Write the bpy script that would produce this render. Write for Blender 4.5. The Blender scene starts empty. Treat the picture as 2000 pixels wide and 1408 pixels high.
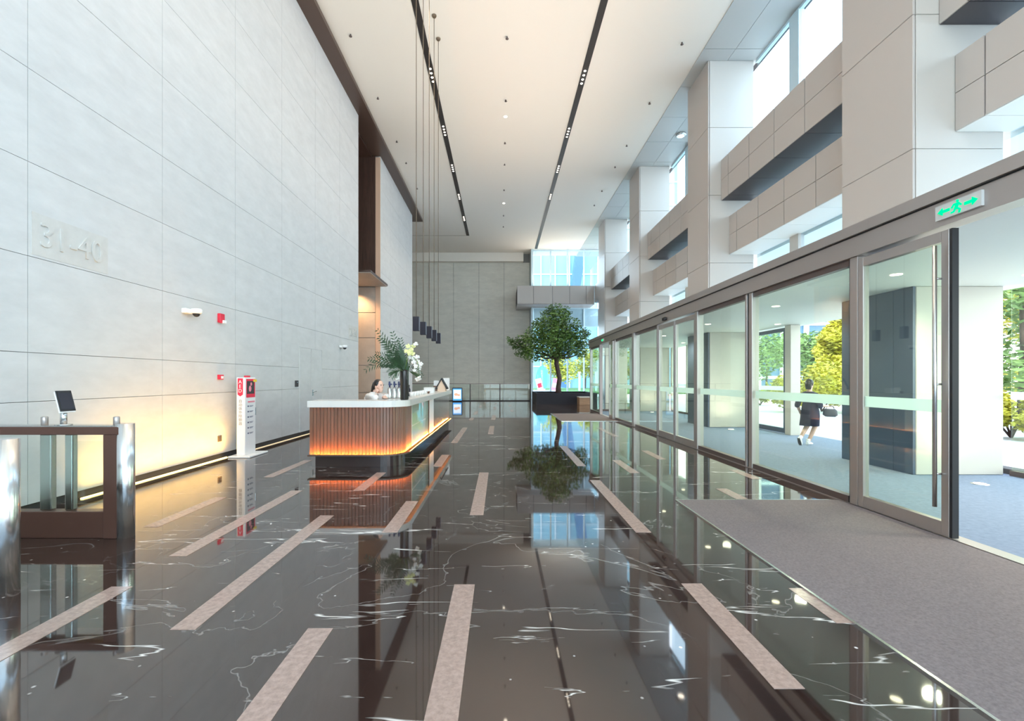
import bpy, bmesh, math, random
from mathutils import Vector, Matrix
R = math.radians
rng = random.Random(7)
C = bpy.context.scene.collection
sc = bpy.context.scene

# ------------------------------------------------------------------ camera
cam = bpy.data.cameras.new('camera'); cam.sensor_width = 36.0; cam.lens = 36.0 * 900 / 2000
cam.shift_x = 0.0115; cam.shift_y = 0.018; cam.clip_end = 500; cam.clip_start = 0.05
camo = bpy.data.objects.new('camera', cam); C.objects.link(camo)
camo.location = (0, 0, 1.5); camo.rotation_euler = (R(90), 0, 0)
sc.camera = camo

# ------------------------------------------------------------------ world, sun, exposure
SKY = 4.6
w = bpy.data.worlds.new('sky'); sc.world = w; w.use_nodes = True
nt = w.node_tree; nt.nodes.clear()
wo = nt.nodes.new('ShaderNodeOutputWorld'); bg = nt.nodes.new('ShaderNodeBackground')
tc = nt.nodes.new('ShaderNodeTexCoord'); sx = nt.nodes.new('ShaderNodeSeparateXYZ'); cr = nt.nodes.new('ShaderNodeValToRGB')
cr.color_ramp.elements[0].position = 0.0; cr.color_ramp.elements[0].color = (.95, .98, 1.0, 1)
cr.color_ramp.elements[1].position = 0.8; cr.color_ramp.elements[1].color = (0.62, 0.79, 1.0, 1)
nt.links.new(tc.outputs['Generated'], sx.inputs[0]); nt.links.new(sx.outputs['Z'], cr.inputs[0])
nt.links.new(cr.outputs[0], bg.inputs[0]); bg.inputs[1].default_value = SKY
nt.links.new(bg.outputs[0], wo.inputs[0])
sl = bpy.data.lights.new('sun', 'SUN'); sl.energy = 3.0; sl.angle = R(1.0); sl.color = (1, .93, .80)
so = bpy.data.objects.new('sun', sl); C.objects.link(so)
so.rotation_euler = Vector((0.62, 0.30, -1.0)).to_track_quat('-Z', 'Y').to_euler()
sc.view_settings.view_transform = 'Standard'; sc.view_settings.look = 'None'
sc.view_settings.exposure = 0.54; sc.view_settings.gamma = 1.0; sc.view_settings.use_curve_mapping = False
cy = sc.cycles
cy.use_denoising = True
cy.max_bounces = 10; cy.diffuse_bounces = 5; cy.glossy_bounces = 5; cy.transmission_bounces = 6; cy.transparent_max_bounces = 24
cy.sample_clamp_indirect = 8.0; cy.caustics_reflective = True; cy.blur_glossy = 1.0; cy.caustics_refractive = False

def spot(name, loc, tgt, energy, col=(1, .85, .65), size=100, blend=.8, rad=.05):
    l = bpy.data.lights.new(name, 'SPOT'); l.energy = energy; l.color = col; l.spot_size = R(size); l.spot_blend = blend; l.shadow_soft_size = rad
    o = bpy.data.objects.new(name, l); C.objects.link(o); o.location = loc
    o.rotation_euler = (Vector(tgt) - Vector(loc)).to_track_quat('-Z', 'Y').to_euler(); return o

def uplight(name, x, y, z, sx_, sy_, energy, col, tilt=0, spread=180):
    l = bpy.data.lights.new(name, 'AREA'); l.shape = 'RECTANGLE'; l.size = sx_; l.size_y = sy_; l.energy = energy; l.color = col; l.spread = R(spread)
    o = bpy.data.objects.new(name, l); C.objects.link(o); o.location = (x, y, z); o.rotation_euler = (R(180), R(tilt), 0); return o
# added fill light, unseen on the roof of the entrance vestibule, throwing light on the hall ceiling
uplight('roof_fill_light', 4.8, 9.5, 3.34, .5, 23.0, 370, (1, .86, .72), -36, 95)
# added unseen fill light on top of the corner beam, towards the far ceiling
lu = uplight('beam_fill_light', 4.2, 34.6, 8.36, 4.2, .3, 75, (1, .88, .74)); lu.rotation_euler = (R(180 + 35), 0, 0)
# added warm area light, carries the LED strip's glow up the left wall
uplight('wall_glow_fill', -4.98, 7.3, .03, .05, 3.0, 27, (1, .56, .11), -24, 100)
# ------------------------------------------------------------------ materials
def nodes_of(name):
    m = bpy.data.materials.new(name); m.use_nodes = True
    n = m.node_tree.nodes; b = n.get('Principled BSDF'); return m, n, m.node_tree.links, b
def M(name, col, rough=.5, metal=0.0, noise=None, emit=None, ior=None, bump=None, stretch=(1, 1, 1), alpha_tr=None):
    m, n, l, b = nodes_of(name)
    b.inputs['Base Color'].default_value = (*col, 1); b.inputs['Roughness'].default_value = rough; b.inputs['Metallic'].default_value = metal
    if ior: b.inputs['IOR'].default_value = ior
    if emit: b.inputs['Emission Color'].default_value = (*emit[0], 1); b.inputs['Emission Strength'].default_value = emit[1]
    if noise or bump:
        t = n.new('ShaderNodeTexCoord'); mp = n.new('ShaderNodeMapping'); mp.inputs['Scale'].default_value = stretch
        g = n.new('ShaderNodeNewGeometry')
        l.new(g.outputs['Position'], mp.inputs[0])
    if noise:
        nz = n.new('ShaderNodeTexNoise'); nz.inputs['Scale'].default_value = noise[0]; nz.inputs['Detail'].default_value = 5; nz.inputs['Roughness'].default_value = .65
        l.new(mp.outputs[0], nz.inputs[0]); r = n.new('ShaderNodeValToRGB')
        a = noise[1]; r.color_ramp.elements[0].position = .3; r.color_ramp.elements[1].position = .7
        r.color_ramp.elements[0].color = (*[c * (1 - a) for c in col], 1); r.color_ramp.elements[1].color = (*[min(1, c * (1 + a)) for c in col], 1)
        if len(noise) > 2: r.color_ramp.elements[1].color = (*noise[2], 1)
        l.new(nz.outputs[0], r.inputs[0]); l.new(r.outputs[0], b.inputs['Base Color'])
    if bump:
        nb = n.new('ShaderNodeTexNoise'); nb.inputs['Scale'].default_value = bump[0]; nb.inputs['Detail'].default_value = 3
        l.new(mp.outputs[0], nb.inputs[0]); bp = n.new('ShaderNodeBump'); bp.inputs['Strength'].default_value = bump[1]; bp.inputs['Distance'].default_value = .01
        l.new(nb.outputs[0], bp.inputs['Height']); l.new(bp.outputs[0], b.inputs['Normal'])
    return m
def EM(name, col, s):
    m = bpy.data.materials.new(name); m.use_nodes = True; n = m.node_tree.nodes; n.clear()
    e = n.new('ShaderNodeEmission'); e.inputs[0].default_value = (*col, 1); e.inputs[1].default_value = s
    o = n.new('ShaderNodeOutputMaterial'); m.node_tree.links.new(e.outputs[0], o.inputs[0]); return m
def GLASS(name, tint=(.945, 1.0, .925), f0=.05, gain=.9):
    m = bpy.data.materials.new(name); m.use_nodes = True; n = m.node_tree.nodes; l = m.node_tree.links; n.clear()
    o = n.new('ShaderNodeOutputMaterial'); mx = n.new('ShaderNodeMixShader'); tr = n.new('ShaderNodeBsdfTransparent'); gl = n.new('ShaderNodeBsdfGlossy')
    tr.inputs[0].default_value = (*tint, 1); gl.inputs['Roughness'].default_value = 0.0; gl.inputs[0].default_value = (.95, 1, .98, 1)
    lw = n.new('ShaderNodeLayerWeight'); lw.inputs[0].default_value = .5
    p = n.new('ShaderNodeMath'); p.operation = 'POWER'; p.inputs[1].default_value = 5
    a = n.new('ShaderNodeMath'); a.operation = 'MULTIPLY_ADD'; a.inputs[1].default_value = gain; a.inputs[2].default_value = f0
    l.new(lw.outputs['Facing'], p.inputs[0]); l.new(p.outputs[0], a.inputs[0]); l.new(a.outputs[0], mx.inputs[0])
    l.new(tr.outputs[0], mx.inputs[1]); l.new(gl.outputs[0], mx.inputs[2]); l.new(mx.outputs[0], o.inputs[0]); return m
def FROST(name):
    m = bpy.data.materials.new(name); m.use_nodes = True; n = m.node_tree.nodes; l = m.node_tree.links; n.clear()
    o = n.new('ShaderNodeOutputMaterial'); mx = n.new('ShaderNodeMixShader'); tr = n.new('ShaderNodeBsdfTransparent'); d = n.new('ShaderNodeBsdfDiffuse'); t2 = n.new('ShaderNodeBsdfTranslucent'); m2 = n.new('ShaderNodeMixShader')
    d.inputs[0].default_value = (.75, .85, .80, 1); t2.inputs[0].default_value = (.8, .9, .85, 1)
    l.new(d.outputs[0], m2.inputs[1]); l.new(t2.outputs[0], m2.inputs[2]); m2.inputs[0].default_value = .6
    mx.inputs[0].default_value = .75; l.new(tr.outputs[0], mx.inputs[1]); l.new(m2.outputs[0], mx.inputs[2]); l.new(mx.outputs[0], o.inputs[0]); return m

def FLOORMAT():
    m, n, l, b = nodes_of('black_marble')
    g = n.new('ShaderNodeNewGeometry')
    b.inputs['Roughness'].default_value = .035; b.inputs['IOR'].default_value = 2.0
    def ridge(scale, sc3, width, mscale, mlo, mhi, dist=1.2, rotz=0.0, off=0.0):
        mp = n.new('ShaderNodeMapping'); mp.inputs['Scale'].default_value = sc3; mp.inputs['Rotation'].default_value = (0, 0, rotz); mp.inputs['Location'].default_value = (off, off * .7, 0)
        l.new(g.outputs['Position'], mp.inputs[0])
        nz = n.new('ShaderNodeTexNoise'); nz.inputs['Scale'].default_value = scale; nz.inputs['Detail'].default_value = 5; nz.inputs['Roughness'].default_value = .55; nz.inputs['Distortion'].default_value = dist
        l.new(mp.outputs[0], nz.inputs[0])
        s = n.new('ShaderNodeMath'); s.operation = 'SUBTRACT'; s.inputs[1].default_value = .5; l.new(nz.outputs[0], s.inputs[0])
        a = n.new('ShaderNodeMath'); a.operation = 'ABSOLUTE'; l.new(s.outputs[0], a.inputs[0])
        r = n.new('ShaderNodeMapRange'); r.inputs[1].default_value = 0; r.inputs[2].default_value = width; r.inputs[3].default_value = 1; r.inputs[4].default_value = 0
        l.new(a.outputs[0], r.inputs[0])
        mk = n.new('ShaderNodeTexNoise'); mk.inputs['Scale'].default_value = mscale; mk.inputs['Detail'].default_value = 4; l.new(mp.outputs[0], mk.inputs[0])
        mr = n.new('ShaderNodeMapRange'); mr.inputs[1].default_value = mlo; mr.inputs[2].default_value = mhi; l.new(mk.outputs[0], mr.inputs[0])
        x = n.new('ShaderNodeMath'); x.operation = 'MULTIPLY'; l.new(r.outputs[0], x.inputs[0]); l.new(mr.outputs[0], x.inputs[1]); return x
    v1 = ridge(.8, (.26, 1.9, 1), .0055, 2.4, .54, .60, .15, R(-11))
    v2 = ridge(1.5, (.30, 1.9, 1), .0048, 3.2, .56, .62, .15, R(-14), 9.3)
    v3 = ridge(.8, (.8, 1.0, 1), .006, 1.2, .35, .55, .9, R(30), 4.1)
    sp = n.new('ShaderNodeTexVoronoi'); sp.inputs['Scale'].default_value = 6.5; l.new(g.outputs['Position'], sp.inputs[0])
    sr = n.new('ShaderNodeMapRange'); sr.inputs[1].default_value = .035; sr.inputs[2].default_value = .075; sr.inputs[3].default_value = 1; sr.inputs[4].default_value = 0; l.new(sp.outputs['Distance'], sr.inputs[0])
    sm = n.new('ShaderNodeTexNoise'); sm.inputs['Scale'].default_value = 2.1; sm.inputs['Detail'].default_value = 3; l.new(g.outputs['Position'], sm.inputs[0])
    smr = n.new('ShaderNodeMapRange'); smr.inputs[1].default_value = .50; smr.inputs[2].default_value = .58; l.new(sm.outputs[0], smr.inputs[0])
    sx_ = n.new('ShaderNodeMath'); sx_.operation = 'MULTIPLY'; l.new(sr.outputs[0], sx_.inputs[0]); l.new(smr.outputs[0], sx_.inputs[1])
    h3 = n.new('ShaderNodeMath'); h3.operation = 'MULTIPLY'; h3.inputs[1].default_value = .22; l.new(v3.outputs[0], h3.inputs[0])
    mx = v1
    for o in (v2, sx_, h3):
        k = n.new('ShaderNodeMath'); k.operation = 'MAXIMUM'; l.new(mx.outputs[0], k.inputs[0]); l.new(o.outputs[0], k.inputs[1]); mx = k
    bn = n.new('ShaderNodeTexNoise'); bn.inputs['Scale'].default_value = .8; bn.inputs['Detail'].default_value = 6; l.new(g.outputs['Position'], bn.inputs[0])
    br = n.new('ShaderNodeValToRGB'); br.color_ramp.elements[0].position = .3; br.color_ramp.elements[1].position = .75
    br.color_ramp.elements[0].color = (.020, .011, .009, 1); br.color_ramp.elements[1].color = (.055, .033, .027, 1); l.new(bn.outputs[0], br.inputs[0])
    mc = n.new('ShaderNodeMix'); mc.data_type = 'RGBA'; l.new(mx.outputs[0], mc.inputs[0]); l.new(br.outputs[0], mc.inputs[6]); mc.inputs[7].default_value = (.78, .74, .70, 1)
    l.new(mc.outputs[2], b.inputs['Base Color']); return m

m_floor = FLOORMAT()
m_strip = M('pink_granite', (.36, .255, .215), .16, noise=(28, .22))
m_stone = M('wall_limestone', (.59, .58, .57), .55, noise=(2.2, .06), stretch=(1, 1, 2.5))
m_joint = M('joint_grey', (.22, .21, .20), .8)
m_back = M('back_wall_concrete', (.68, .645, .57), .55, noise=(1.3, .09), stretch=(1, 1, 3))
m_plate = M('engraved_stone', (.575, .555, .525), .6, noise=(6, .05))
m_ceil = M('ceiling_plaster', (.84, .78, .70), .7)
m_soffit = M('soffit_metal', (.50, .50, .48), .35)
m_wood = M('dark_brown_veneer', (.075, .040, .030), .35, noise=(3, .3), stretch=(8, 8, .5))
m_fascia = M('bronze_fascia', (.10, .062, .048), .35, metal=.2)
m_clad = M('column_cladding', (.56, .51, .465), .32)
m_panel = M('beam_panel', (.50, .445, .41), .35)
m_shadeclad = M('shaded_cladding', (.065, .085, .14), .3)  # shade on the columns' lower side faces put into the panel colour
m_dkjoint = M('joint_dark', (.06, .055, .055), .8)
m_tan = M('tan_stone', (.52, .43, .36), .5, noise=(3, .08))
m_shadepanel = M('shaded_underside_panel', (.075, .066, .072), .5)
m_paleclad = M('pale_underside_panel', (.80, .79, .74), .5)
m_warmlit = M('warm_lit_edge', (.72, .47, .33), .4)  # warm lamplight on the jamb edge put into the trim colour
m_bronze = M('champagne_metal', (.46, .41, .385), .32, metal=.75)
m_bronze_d = M('dark_bronze_metal', (.16, .12, .11), .35, metal=.6)
m_black = M('black_rubber', (.015, .015, .017), .5)
m_glass = GLASS('door_glass'); m_glass2 = GLASS('facade_glass', (.84, .93, .97), .05, .8)
m_clear = GLASS('clear_glass', (.95, .98, .965), .025, .8)
m_frost = FROST('frosted_film')
m_carpet = M('entrance_mat', (.165, .135, .135), .95, noise=(60, .25), bump=(300, .3))
m_carpet2 = M('vestibule_carpet', (.18, .225, .32), .95, noise=(18, .16), bump=(200, .3))
m_plaza = M('pale_paving', (.60, .60, .62), .8, noise=(2, .05))
m_steel = M('brushed_steel', (.62, .62, .61), .22, metal=1.0)
m_chrome = M('polished_steel', (.72, .73, .73), .24, metal=1.0)
m_brownmetal = M('brown_coated_metal', (.13, .062, .045), .32, metal=.35)
m_white = M('white_gloss', (.84, .82, .80), .35)
m_cream = M('cream_quartz', (.68, .645, .60), .25)
m_track = M('track_black', (.03, .024, .022), .5)
m_lamp = EM('lamp_warm', (1, .88, .70), 7)
m_navy = M('navy_black', (.014, .011, .02), .75)
m_pend_side = M('pendant_grey', (.16, .165, .20), .6)
m_cable = M('cable_brown', (.16, .11, .07), .6)
m_red = M('signal_red', (.72, .02, .05), .35)
m_redpr = M('printed_red', (.80, .03, .07), .5)
m_ink = M('printed_grey_ink', (.30, .26, .22), .6)
m_dot = M('printed_navy_ink', (.06, .07, .14), .6)
m_green = EM('exit_green', (.0, 1.0, .30), 1.1)
m_board = M('sign_plate', (.62, .60, .58), .3)
m_led_y = EM('led_yellow', (1, .66, .22), 5)
m_led_y2 = EM('led_pale', (1, .80, .50), .7)
m_led_o = EM('led_amber', (1, .30, .04), 190)
m_slat = M('walnut_slat', (.17, .085, .055), .30, noise=(5, .25), stretch=(6, 6, .4))
m_plinth = M('dark_plinth', (.035, .022, .02), .12)
m_mirror = M('satin_mirror', (.55, .53, .53), .12, metal=.9)
m_skin = M('skin', (.80, .50, .38), .5)
m_hair = M('black_hair', (.012, .009, .009), .35)
m_cloth_w = M('white_blouse', (.78, .72, .68), .8)
m_cloth_d = M('dark_dress', (.035, .03, .06), .85)
m_greycl = M('grey_bag', (.16, .16, .19), .8)
m_leaf = M('tree_leaf', (.055, .13, .028), .45, noise=(1.4, .6, (.17, .31, .06)))
m_bark = M('bark', (.075, .045, .040), .85, noise=(9, .35), stretch=(1, 1, .3))
m_leaf_y = M('sunlit_leaf', (.34, .38, .03), .6, noise=(.7, .5, (.66, .58, .05)))
m_leaf_g = M('green_leaf', (.09, .19, .05), .6, noise=(.6, .4, (.22, .34, .09)))
m_palm = M('palm_leaf', (.035, .075, .03), .45, noise=(9, .4))
m_orchid = M('orchid_petal', (.85, .84, .78), .6)
m_orchid_y = M('yellow_orchid', (.78, .78, .35), .6)
m_grass = M('lawn_green', (.07, .16, .04), .9, noise=(2, .3))
m_navyplanter = M('planter_navy', (.008, .008, .016), .65)
m_benchwood = M('bench_wood', (.36, .22, .13), .5, noise=(4, .2), stretch=(.5, 6, 6))
m_bluebld = M('blue_facade', (.05, .13, .24), .4)
m_tower = M('tower_glass', (.20, .38, .46), .3)
m_towerw = M('tower_white', (.55, .60, .63), .5)
m_paleblue = M('pale_blue_panel', (.62, .78, .85), .5)
m_pink = M('pink_board', (.80, .25, .30), .5)
m_screen = EM('screen_blue', (.10, .40, .85), 1.0)
m_screenw = EM('screen_white', (.75, .88, 1.0), 1.0)
m_screeno = EM('screen_peach', (.85, .45, .30), .9)
m_tablet = M('tablet_screen', (.035, .035, .045), .15)
m_bluepump = M('navy_pump', (.012, .016, .09), .3)
m_wax = M('dark_stem', (.02, .016, .014), .12)

# ------------------------------------------------------------------ mesh helpers
def box(bm, x0, x1, y0, y1, z0, z1, bev=0.0, seg=2, rot=None):
    g = bmesh.ops.create_cube(bm, size=1.0); vs = g['verts']
    bmesh.ops.scale(bm, vec=(abs(x1 - x0), abs(y1 - y0), abs(z1 - z0)), verts=vs)
    if bev:
        es = list({e for v in vs for e in v.link_edges})
        r = bmesh.ops.bevel(bm, geom=es, offset=bev, segments=seg, affect='EDGES', profile=.5)
        vs = list({v for f in r['faces'] for v in f.verts} | {v for v in vs if v.is_valid})
    c = Vector(((x0 + x1) / 2, (y0 + y1) / 2, (z0 + z1) / 2))
    if rot: bmesh.ops.rotate(bm, cent=(0, 0, 0), matrix=rot, verts=vs)
    bmesh.ops.translate(bm, vec=c, verts=vs); return bm
def B(*a, **k): return box(bmesh.new(), *a, **k)
def tube(bm, p0, p1, r0, r1=None, n=12, cap=True):
    p0, p1 = Vector(p0), Vector(p1); r1 = r0 if r1 is None else r1; d = p1 - p0
    q = d.to_track_quat('Z', 'Y').to_matrix()
    a = [bm.verts.new(p0 + q @ Vector((r0 * math.cos(2 * math.pi * i / n), r0 * math.sin(2 * math.pi * i / n), 0))) for i in range(n)]
    b = [bm.verts.new(p1 + q @ Vector((r1 * math.cos(2 * math.pi * i / n), r1 * math.sin(2 * math.pi * i / n), 0))) for i in range(n)]
    for i in range(n):
        f = bm.faces.new((a[i], a[(i + 1) % n], b[(i + 1) % n], b[i])); f.smooth = True
    if cap: bm.faces.new(a[::-1]); bm.faces.new(b)
    return bm
def T(*a, **k): return tube(bmesh.new(), *a, **k)
def lathe(bm, cx, cy, prof, n=20, sx=1, sy=1):
    rings = [[bm.verts.new((cx + r * sx * math.cos(2 * math.pi * i / n), cy + r * sy * math.sin(2 * math.pi * i / n), z)) for i in range(n)] for r, z in prof]
    for a, b in zip(rings, rings[1:]):
        for i in range(n):
            f = bm.faces.new((a[i], a[(i + 1) % n], b[(i + 1) % n], b[i])); f.smooth = True
    bm.faces.new(rings[0][::-1]); bm.faces.new(rings[-1]); return bm
def loft(bm, rings, n=20, cap=True):
    """rings: (center, rx, ry, matrix or None)"""
    rs = []
    for c, rx, ry, *mm in rings:
        q = mm[0] if mm else Matrix.Identity(3)
        rs.append([bm.verts.new(Vector(c) + q @ Vector((rx * math.cos(2 * math.pi * i / n), ry * math.sin(2 * math.pi * i / n), 0))) for i in range(n)])
    for a, b in zip(rs, rs[1:]):
        for i in range(n):
            f = bm.faces.new((a[i], a[(i + 1) % n], b[(i + 1) % n], b[i])); f.smooth = True
    if cap: bm.faces.new(rs[0][::-1]); bm.faces.new(rs[-1])
    return bm
def path_tube(bm, pts, rads, n=8):
    pts = [Vector(p) for p in pts]; rings = []
    for i, p in enumerate(pts):
        d = (pts[min(i + 1, len(pts) - 1)] - pts[max(i - 1, 0)]).normalized()
        if i == 0: ux = d.orthogonal().normalized()
        ux = (ux - d * ux.dot(d)).normalized(); q = Matrix((ux, d.cross(ux), d)).transposed()
        rings.append((p, rads[i], rads[i], q))
    return loft(bm, rings, n)
def prism(bm, poly, axis, a0, a1):
    """extrude a 2D polygon along axis: poly in the two other axes (x,z for 'y'; y,z for 'x'; x,y for 'z')"""
    def P(u, v, t): return {'y': (u, t, v), 'x': (t, u, v), 'z': (u, v, t)}[axis]
    A = [bm.verts.new(P(u, v, a0)) for u, v in poly]; Bv = [bm.verts.new(P(u, v, a1)) for u, v in poly]
    n = len(poly); bm.faces.new(A); bm.faces.new(Bv[::-1])
    for i in range(n): bm.faces.new((A[i], Bv[i], Bv[(i + 1) % n], A[(i + 1) % n]))
    return bm
def ball(bm, c, rx, ry=None, rz=None, u=14, v=9):
    g = bmesh.ops.create_uvsphere(bm, u_segments=u, v_segments=v, radius=1.0); ry = ry or rx; rz = rz or rx
    bmesh.ops.scale(bm, vec=(rx, ry, rz), verts=g['verts']); bmesh.ops.translate(bm, vec=c, verts=g['verts'])
    for f in bm.faces: f.smooth = True
    return bm
def wloc(p):
    v = Vector((0, 0, 0))
    while p is not None: v += p.location; p = p.parent
    return v
def link(name, me, parent=None, loc=None):
    o = bpy.data.objects.new(name, me); C.objects.link(o); o.parent = parent
    if loc is not None: o.location = Vector(loc) - wloc(parent)
    return o
def obj(name, bm, mat, parent=None, origin=None):
    """mesh given in world coordinates; its origin is the parent's (or origin)"""
    bmesh.ops.recalc_face_normals(bm, faces=bm.faces)
    o0 = Vector(origin) if origin is not None else (wloc(parent) if parent else Vector((0, 0, 0)))
    bmesh.ops.translate(bm, vec=-o0, verts=bm.verts)
    me = bpy.data.meshes.new(name); bm.to_mesh(me); bm.free()
    for mm in (mat if isinstance(mat, (list, tuple)) else [mat]): me.materials.append(mm)
    return link(name, me, parent, o0 if (origin is not None) else (None if parent else o0))
def tag(o, label=None, cat=None, group=None, kind=None):
    if label: o['label'] = label
    if cat: o['category'] = cat
    if group: o['group'] = group
    if kind: o['kind'] = kind
    return o
def thing(name, loc, label, cat, group=None, rz=0):
    o = bpy.data.objects.new(name, None); C.objects.link(o); o.location = loc; o.empty_display_size = .1; o.rotation_euler.z = rz
    return tag(o, label, cat, group)
def struct(name, bm, mat, parent=None, origin=None):
    o = obj(name, bm, mat, parent, origin)
    if parent is None: o['kind'] = 'structure'
    return o
_pm = {}
def piece(name, parent, mat, x0, x1, y0, y1, z0, z1, bev=0.0):
    """a box part sharing mesh data between equal sizes"""
    k = (name, mat.name, round(x1 - x0, 3), round(y1 - y0, 3), round(z1 - z0, 3), bev)
    if k not in _pm:
        bm = B(-(x1 - x0) / 2, (x1 - x0) / 2, -(y1 - y0) / 2, (y1 - y0) / 2, -(z1 - z0) / 2, (z1 - z0) / 2, bev=bev, seg=1)
        me = bpy.data.meshes.new(name); bm.to_mesh(me); bm.free(); me.materials.append(mat); _pm[k] = me
    return link(name, _pm[k], parent, ((x0 + x1) / 2, (y0 + y1) / 2, (z0 + z1) / 2))
def copy_tree(o, parent=None):
    c = o.copy(); C.objects.link(c); c.parent = parent
    for ch in list(o.children): copy_tree(ch, c)
    return c
def text_mesh(s, size, ext, mat, name, parent, loc, rot, align='LEFT', bevel=0.0, xs=1.0):
    cu = bpy.data.curves.new('lettering', 'FONT'); cu.body = s; cu.size = size; cu.extrude = ext; cu.align_x = align; cu.align_y = 'CENTER'
    cu.resolution_u = 4
    t = bpy.data.objects.new('lettering', cu); C.objects.link(t)
    dg = bpy.context.evaluated_depsgraph_get(); dg.update()
    me = bpy.data.meshes.new_from_object(t.evaluated_get(dg)); bpy.data.objects.remove(t)
    me.transform(Matrix.Diagonal((xs, 1, 1, 1)))
    me.materials.clear(); me.materials.append(mat)
    o = link(name, me, parent, loc); o.rotation_euler = rot; return o

# ================================================================== SETTING
Y0, YB, ZC = -6.0, 36.6, 11.4
# floor with inlaid granite strips
floor = struct('floor', B(-9, 4.20, Y0, 37, -.2, 0), m_floor)
bmf = B(4.20, 8.0, 21.6, 35.4, -.2, 0)
obj('floor_bay', bmf, m_floor, floor)
strips = {-3.54: [(4.67, 5.84), (7.03, 8.5), (10.2, 12.4), (14, 16.2), (18.2, 19.6), (22.4, 24.2)],
 -2.73: [(1.0, 3.325), (3.9, 6.19)],
 -1.90: [(2.755, 5.06), (6.2, 7.38)],
 -1.08: [(.5, 2.77), (4.5, 5.65), (7.9, 9.1), (10.8, 14.2), (16.7, 17.8), (19.3, 21.2), (24, 26)],
 -.26: [(1.05, 3.36), (5.07, 7.38), (12.5, 14.7), (16.9, 19.0), (22.5, 24.6), (27, 29)],
 1.40: [(2.23, 3.375), (4.5, 6.82), (7.93, 10.3)],
 2.14: [(2.83, 3.3), (7.34, 8.5)],
 3.02: [(5.75, 6.3), (8.6, 9.64), (12, 14.2)],
 3.85: [(6.9, 7.6)],
 -.9: [(27.4, 28.3)], .55: [(25.2, 26.6), (21, 22.4)]}
for x, L in strips.items():
    for a, b in L: piece('inlay_strip', floor, m_strip, x - .075, x + .075, a, b, -.01, .0025)
# vestibule floor, plaza
struct('vestibule_carpet', B(4.35, 8.3, Y0, 21.6, -.2, 0), m_carpet2)
struct('trim_1', B(4.20, 4.35, Y0, 21.6, -.2, .012), m_bronze)
plaza = struct('plaza_paving', B(8.3, 90, -40, 120, -.2, -.02), m_plaza)
struct('rear_paving', B(-20, 8.3, 37.0, 120, -.2, -.02), m_plaza)

# left wall
wall_left = struct('wall_left', B(-5.60, -5.33, Y0, 17.06, 0, ZC), m_joint)
zj = [.10, 1.245, 1.795, 2.87, 3.92, 4.96, 6.2, 7.42, 8.65, 9.9, 11.25]
yj = [Y0, -4.74, -2.76, -.78, 1.2, 3.18, 5.12, 7.16, 9.13, 11.08, 13.08, 15.06, 17.06]
g = .006
for i in range(len(yj) - 1):
    for k in range(len(zj) - 1):
        piece('stone_panel', wall_left, m_stone, -5.33, -5.25, yj[i] + g / 2, yj[i + 1] - g / 2, zj[k] + g / 2, zj[k + 1] - g / 2)
obj('skirting', B(-5.33, -5.30, Y0, 17.06, 0, .10), m_dkjoint, wall_left)
obj('light_strip', B(-5.24, -5.21, 5.75, 8.80, .0, .014), m_led_y, wall_left)
obj('light_strip', B(-5.24, -5.21, 9.35, 17.0, .0, .012), m_led_y2, wall_left)
wall_far_left = struct('wall_left_far', B(-5.60, -5.33, 20.2, 27.5, 0, ZC), m_joint)
yj2 = [20.2, 22.0, 23.85, 25.7, 27.5]
for i in range(4):
    for k in range(len(zj) - 1):
        piece('stone_panel', wall_far_left, m_stone, -5.33, -5.25, yj2[i] + g / 2, yj2[i + 1] - g / 2, zj[k] + g / 2, zj[k + 1] - g / 2)
obj('edge_trim', B(-5.46, -5.25, 20.17, 20.2, 0, 11.2), m_warmlit, wall_far_left)
# lift lobby opening between the two walls
recess = struct('wall_recess', B(-9.0, -5.46, 20.2, 20.5, 0, ZC), m_joint)
for k, (a, b) in enumerate([(.0, .9), (.9, 2.1), (2.1, 3.3), (3.3, 4.4), (4.4, 5.52)]):
    piece('tan_panel', recess, m_tan, -8.9, -5.47, 20.16, 20.2, a + .012, b - .012)
for x in (-8.9, -8.04, -7.18, -6.32):
    piece('veneer_panel', recess, m_wood, x + .005, min(x + .855, -5.47), 20.15, 20.2, 5.60, 11.24)
struct('ceiling_lobby', B(-9.0, -5.62, 17.08, 20.14, 11.2, 11.36), m_wood)
struct('wall_lobby', B(-9.3, -9.0, 17.0, YB, 0, ZC), m_tan)
struct('wall_return', B(-9.0, -5.60, 16.76, 17.06, 0, ZC), m_tan)
struct('wall_return_far', B(-5.60, -5.33, 27.5, 27.55, 0, ZC), m_stone)
# bronze soffit band along the wall top
struct('trim_2', B(-5.60, -4.80, Y0, 28.6, 11.25, 11.38), m_fascia)
# back wall
wall_back = struct('wall_back', B(-9, 2.36, YB, YB + .3, 0, ZC), m_joint)
xb = [-9, -7.7, -5.7, -3.7, -1.7, .3, 2.34]; zb = [0, .9, 2.0, 3.1, 4.2, 5.3, 6.4, 7.5, 8.6, 9.7, 10.72]
for i in range(len(xb) - 1):
    for k in range(len(zb) - 1):
        piece('concrete_panel', wall_back, m_back, xb[i] + .012, xb[i + 1] - .012, YB - .04, YB, zb[k] + .002, zb[k + 1] - .002)
struct('trim_3', B(-9, 1.82, 36.1, YB - .04, 10.72, ZC), m_ceil)
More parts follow.
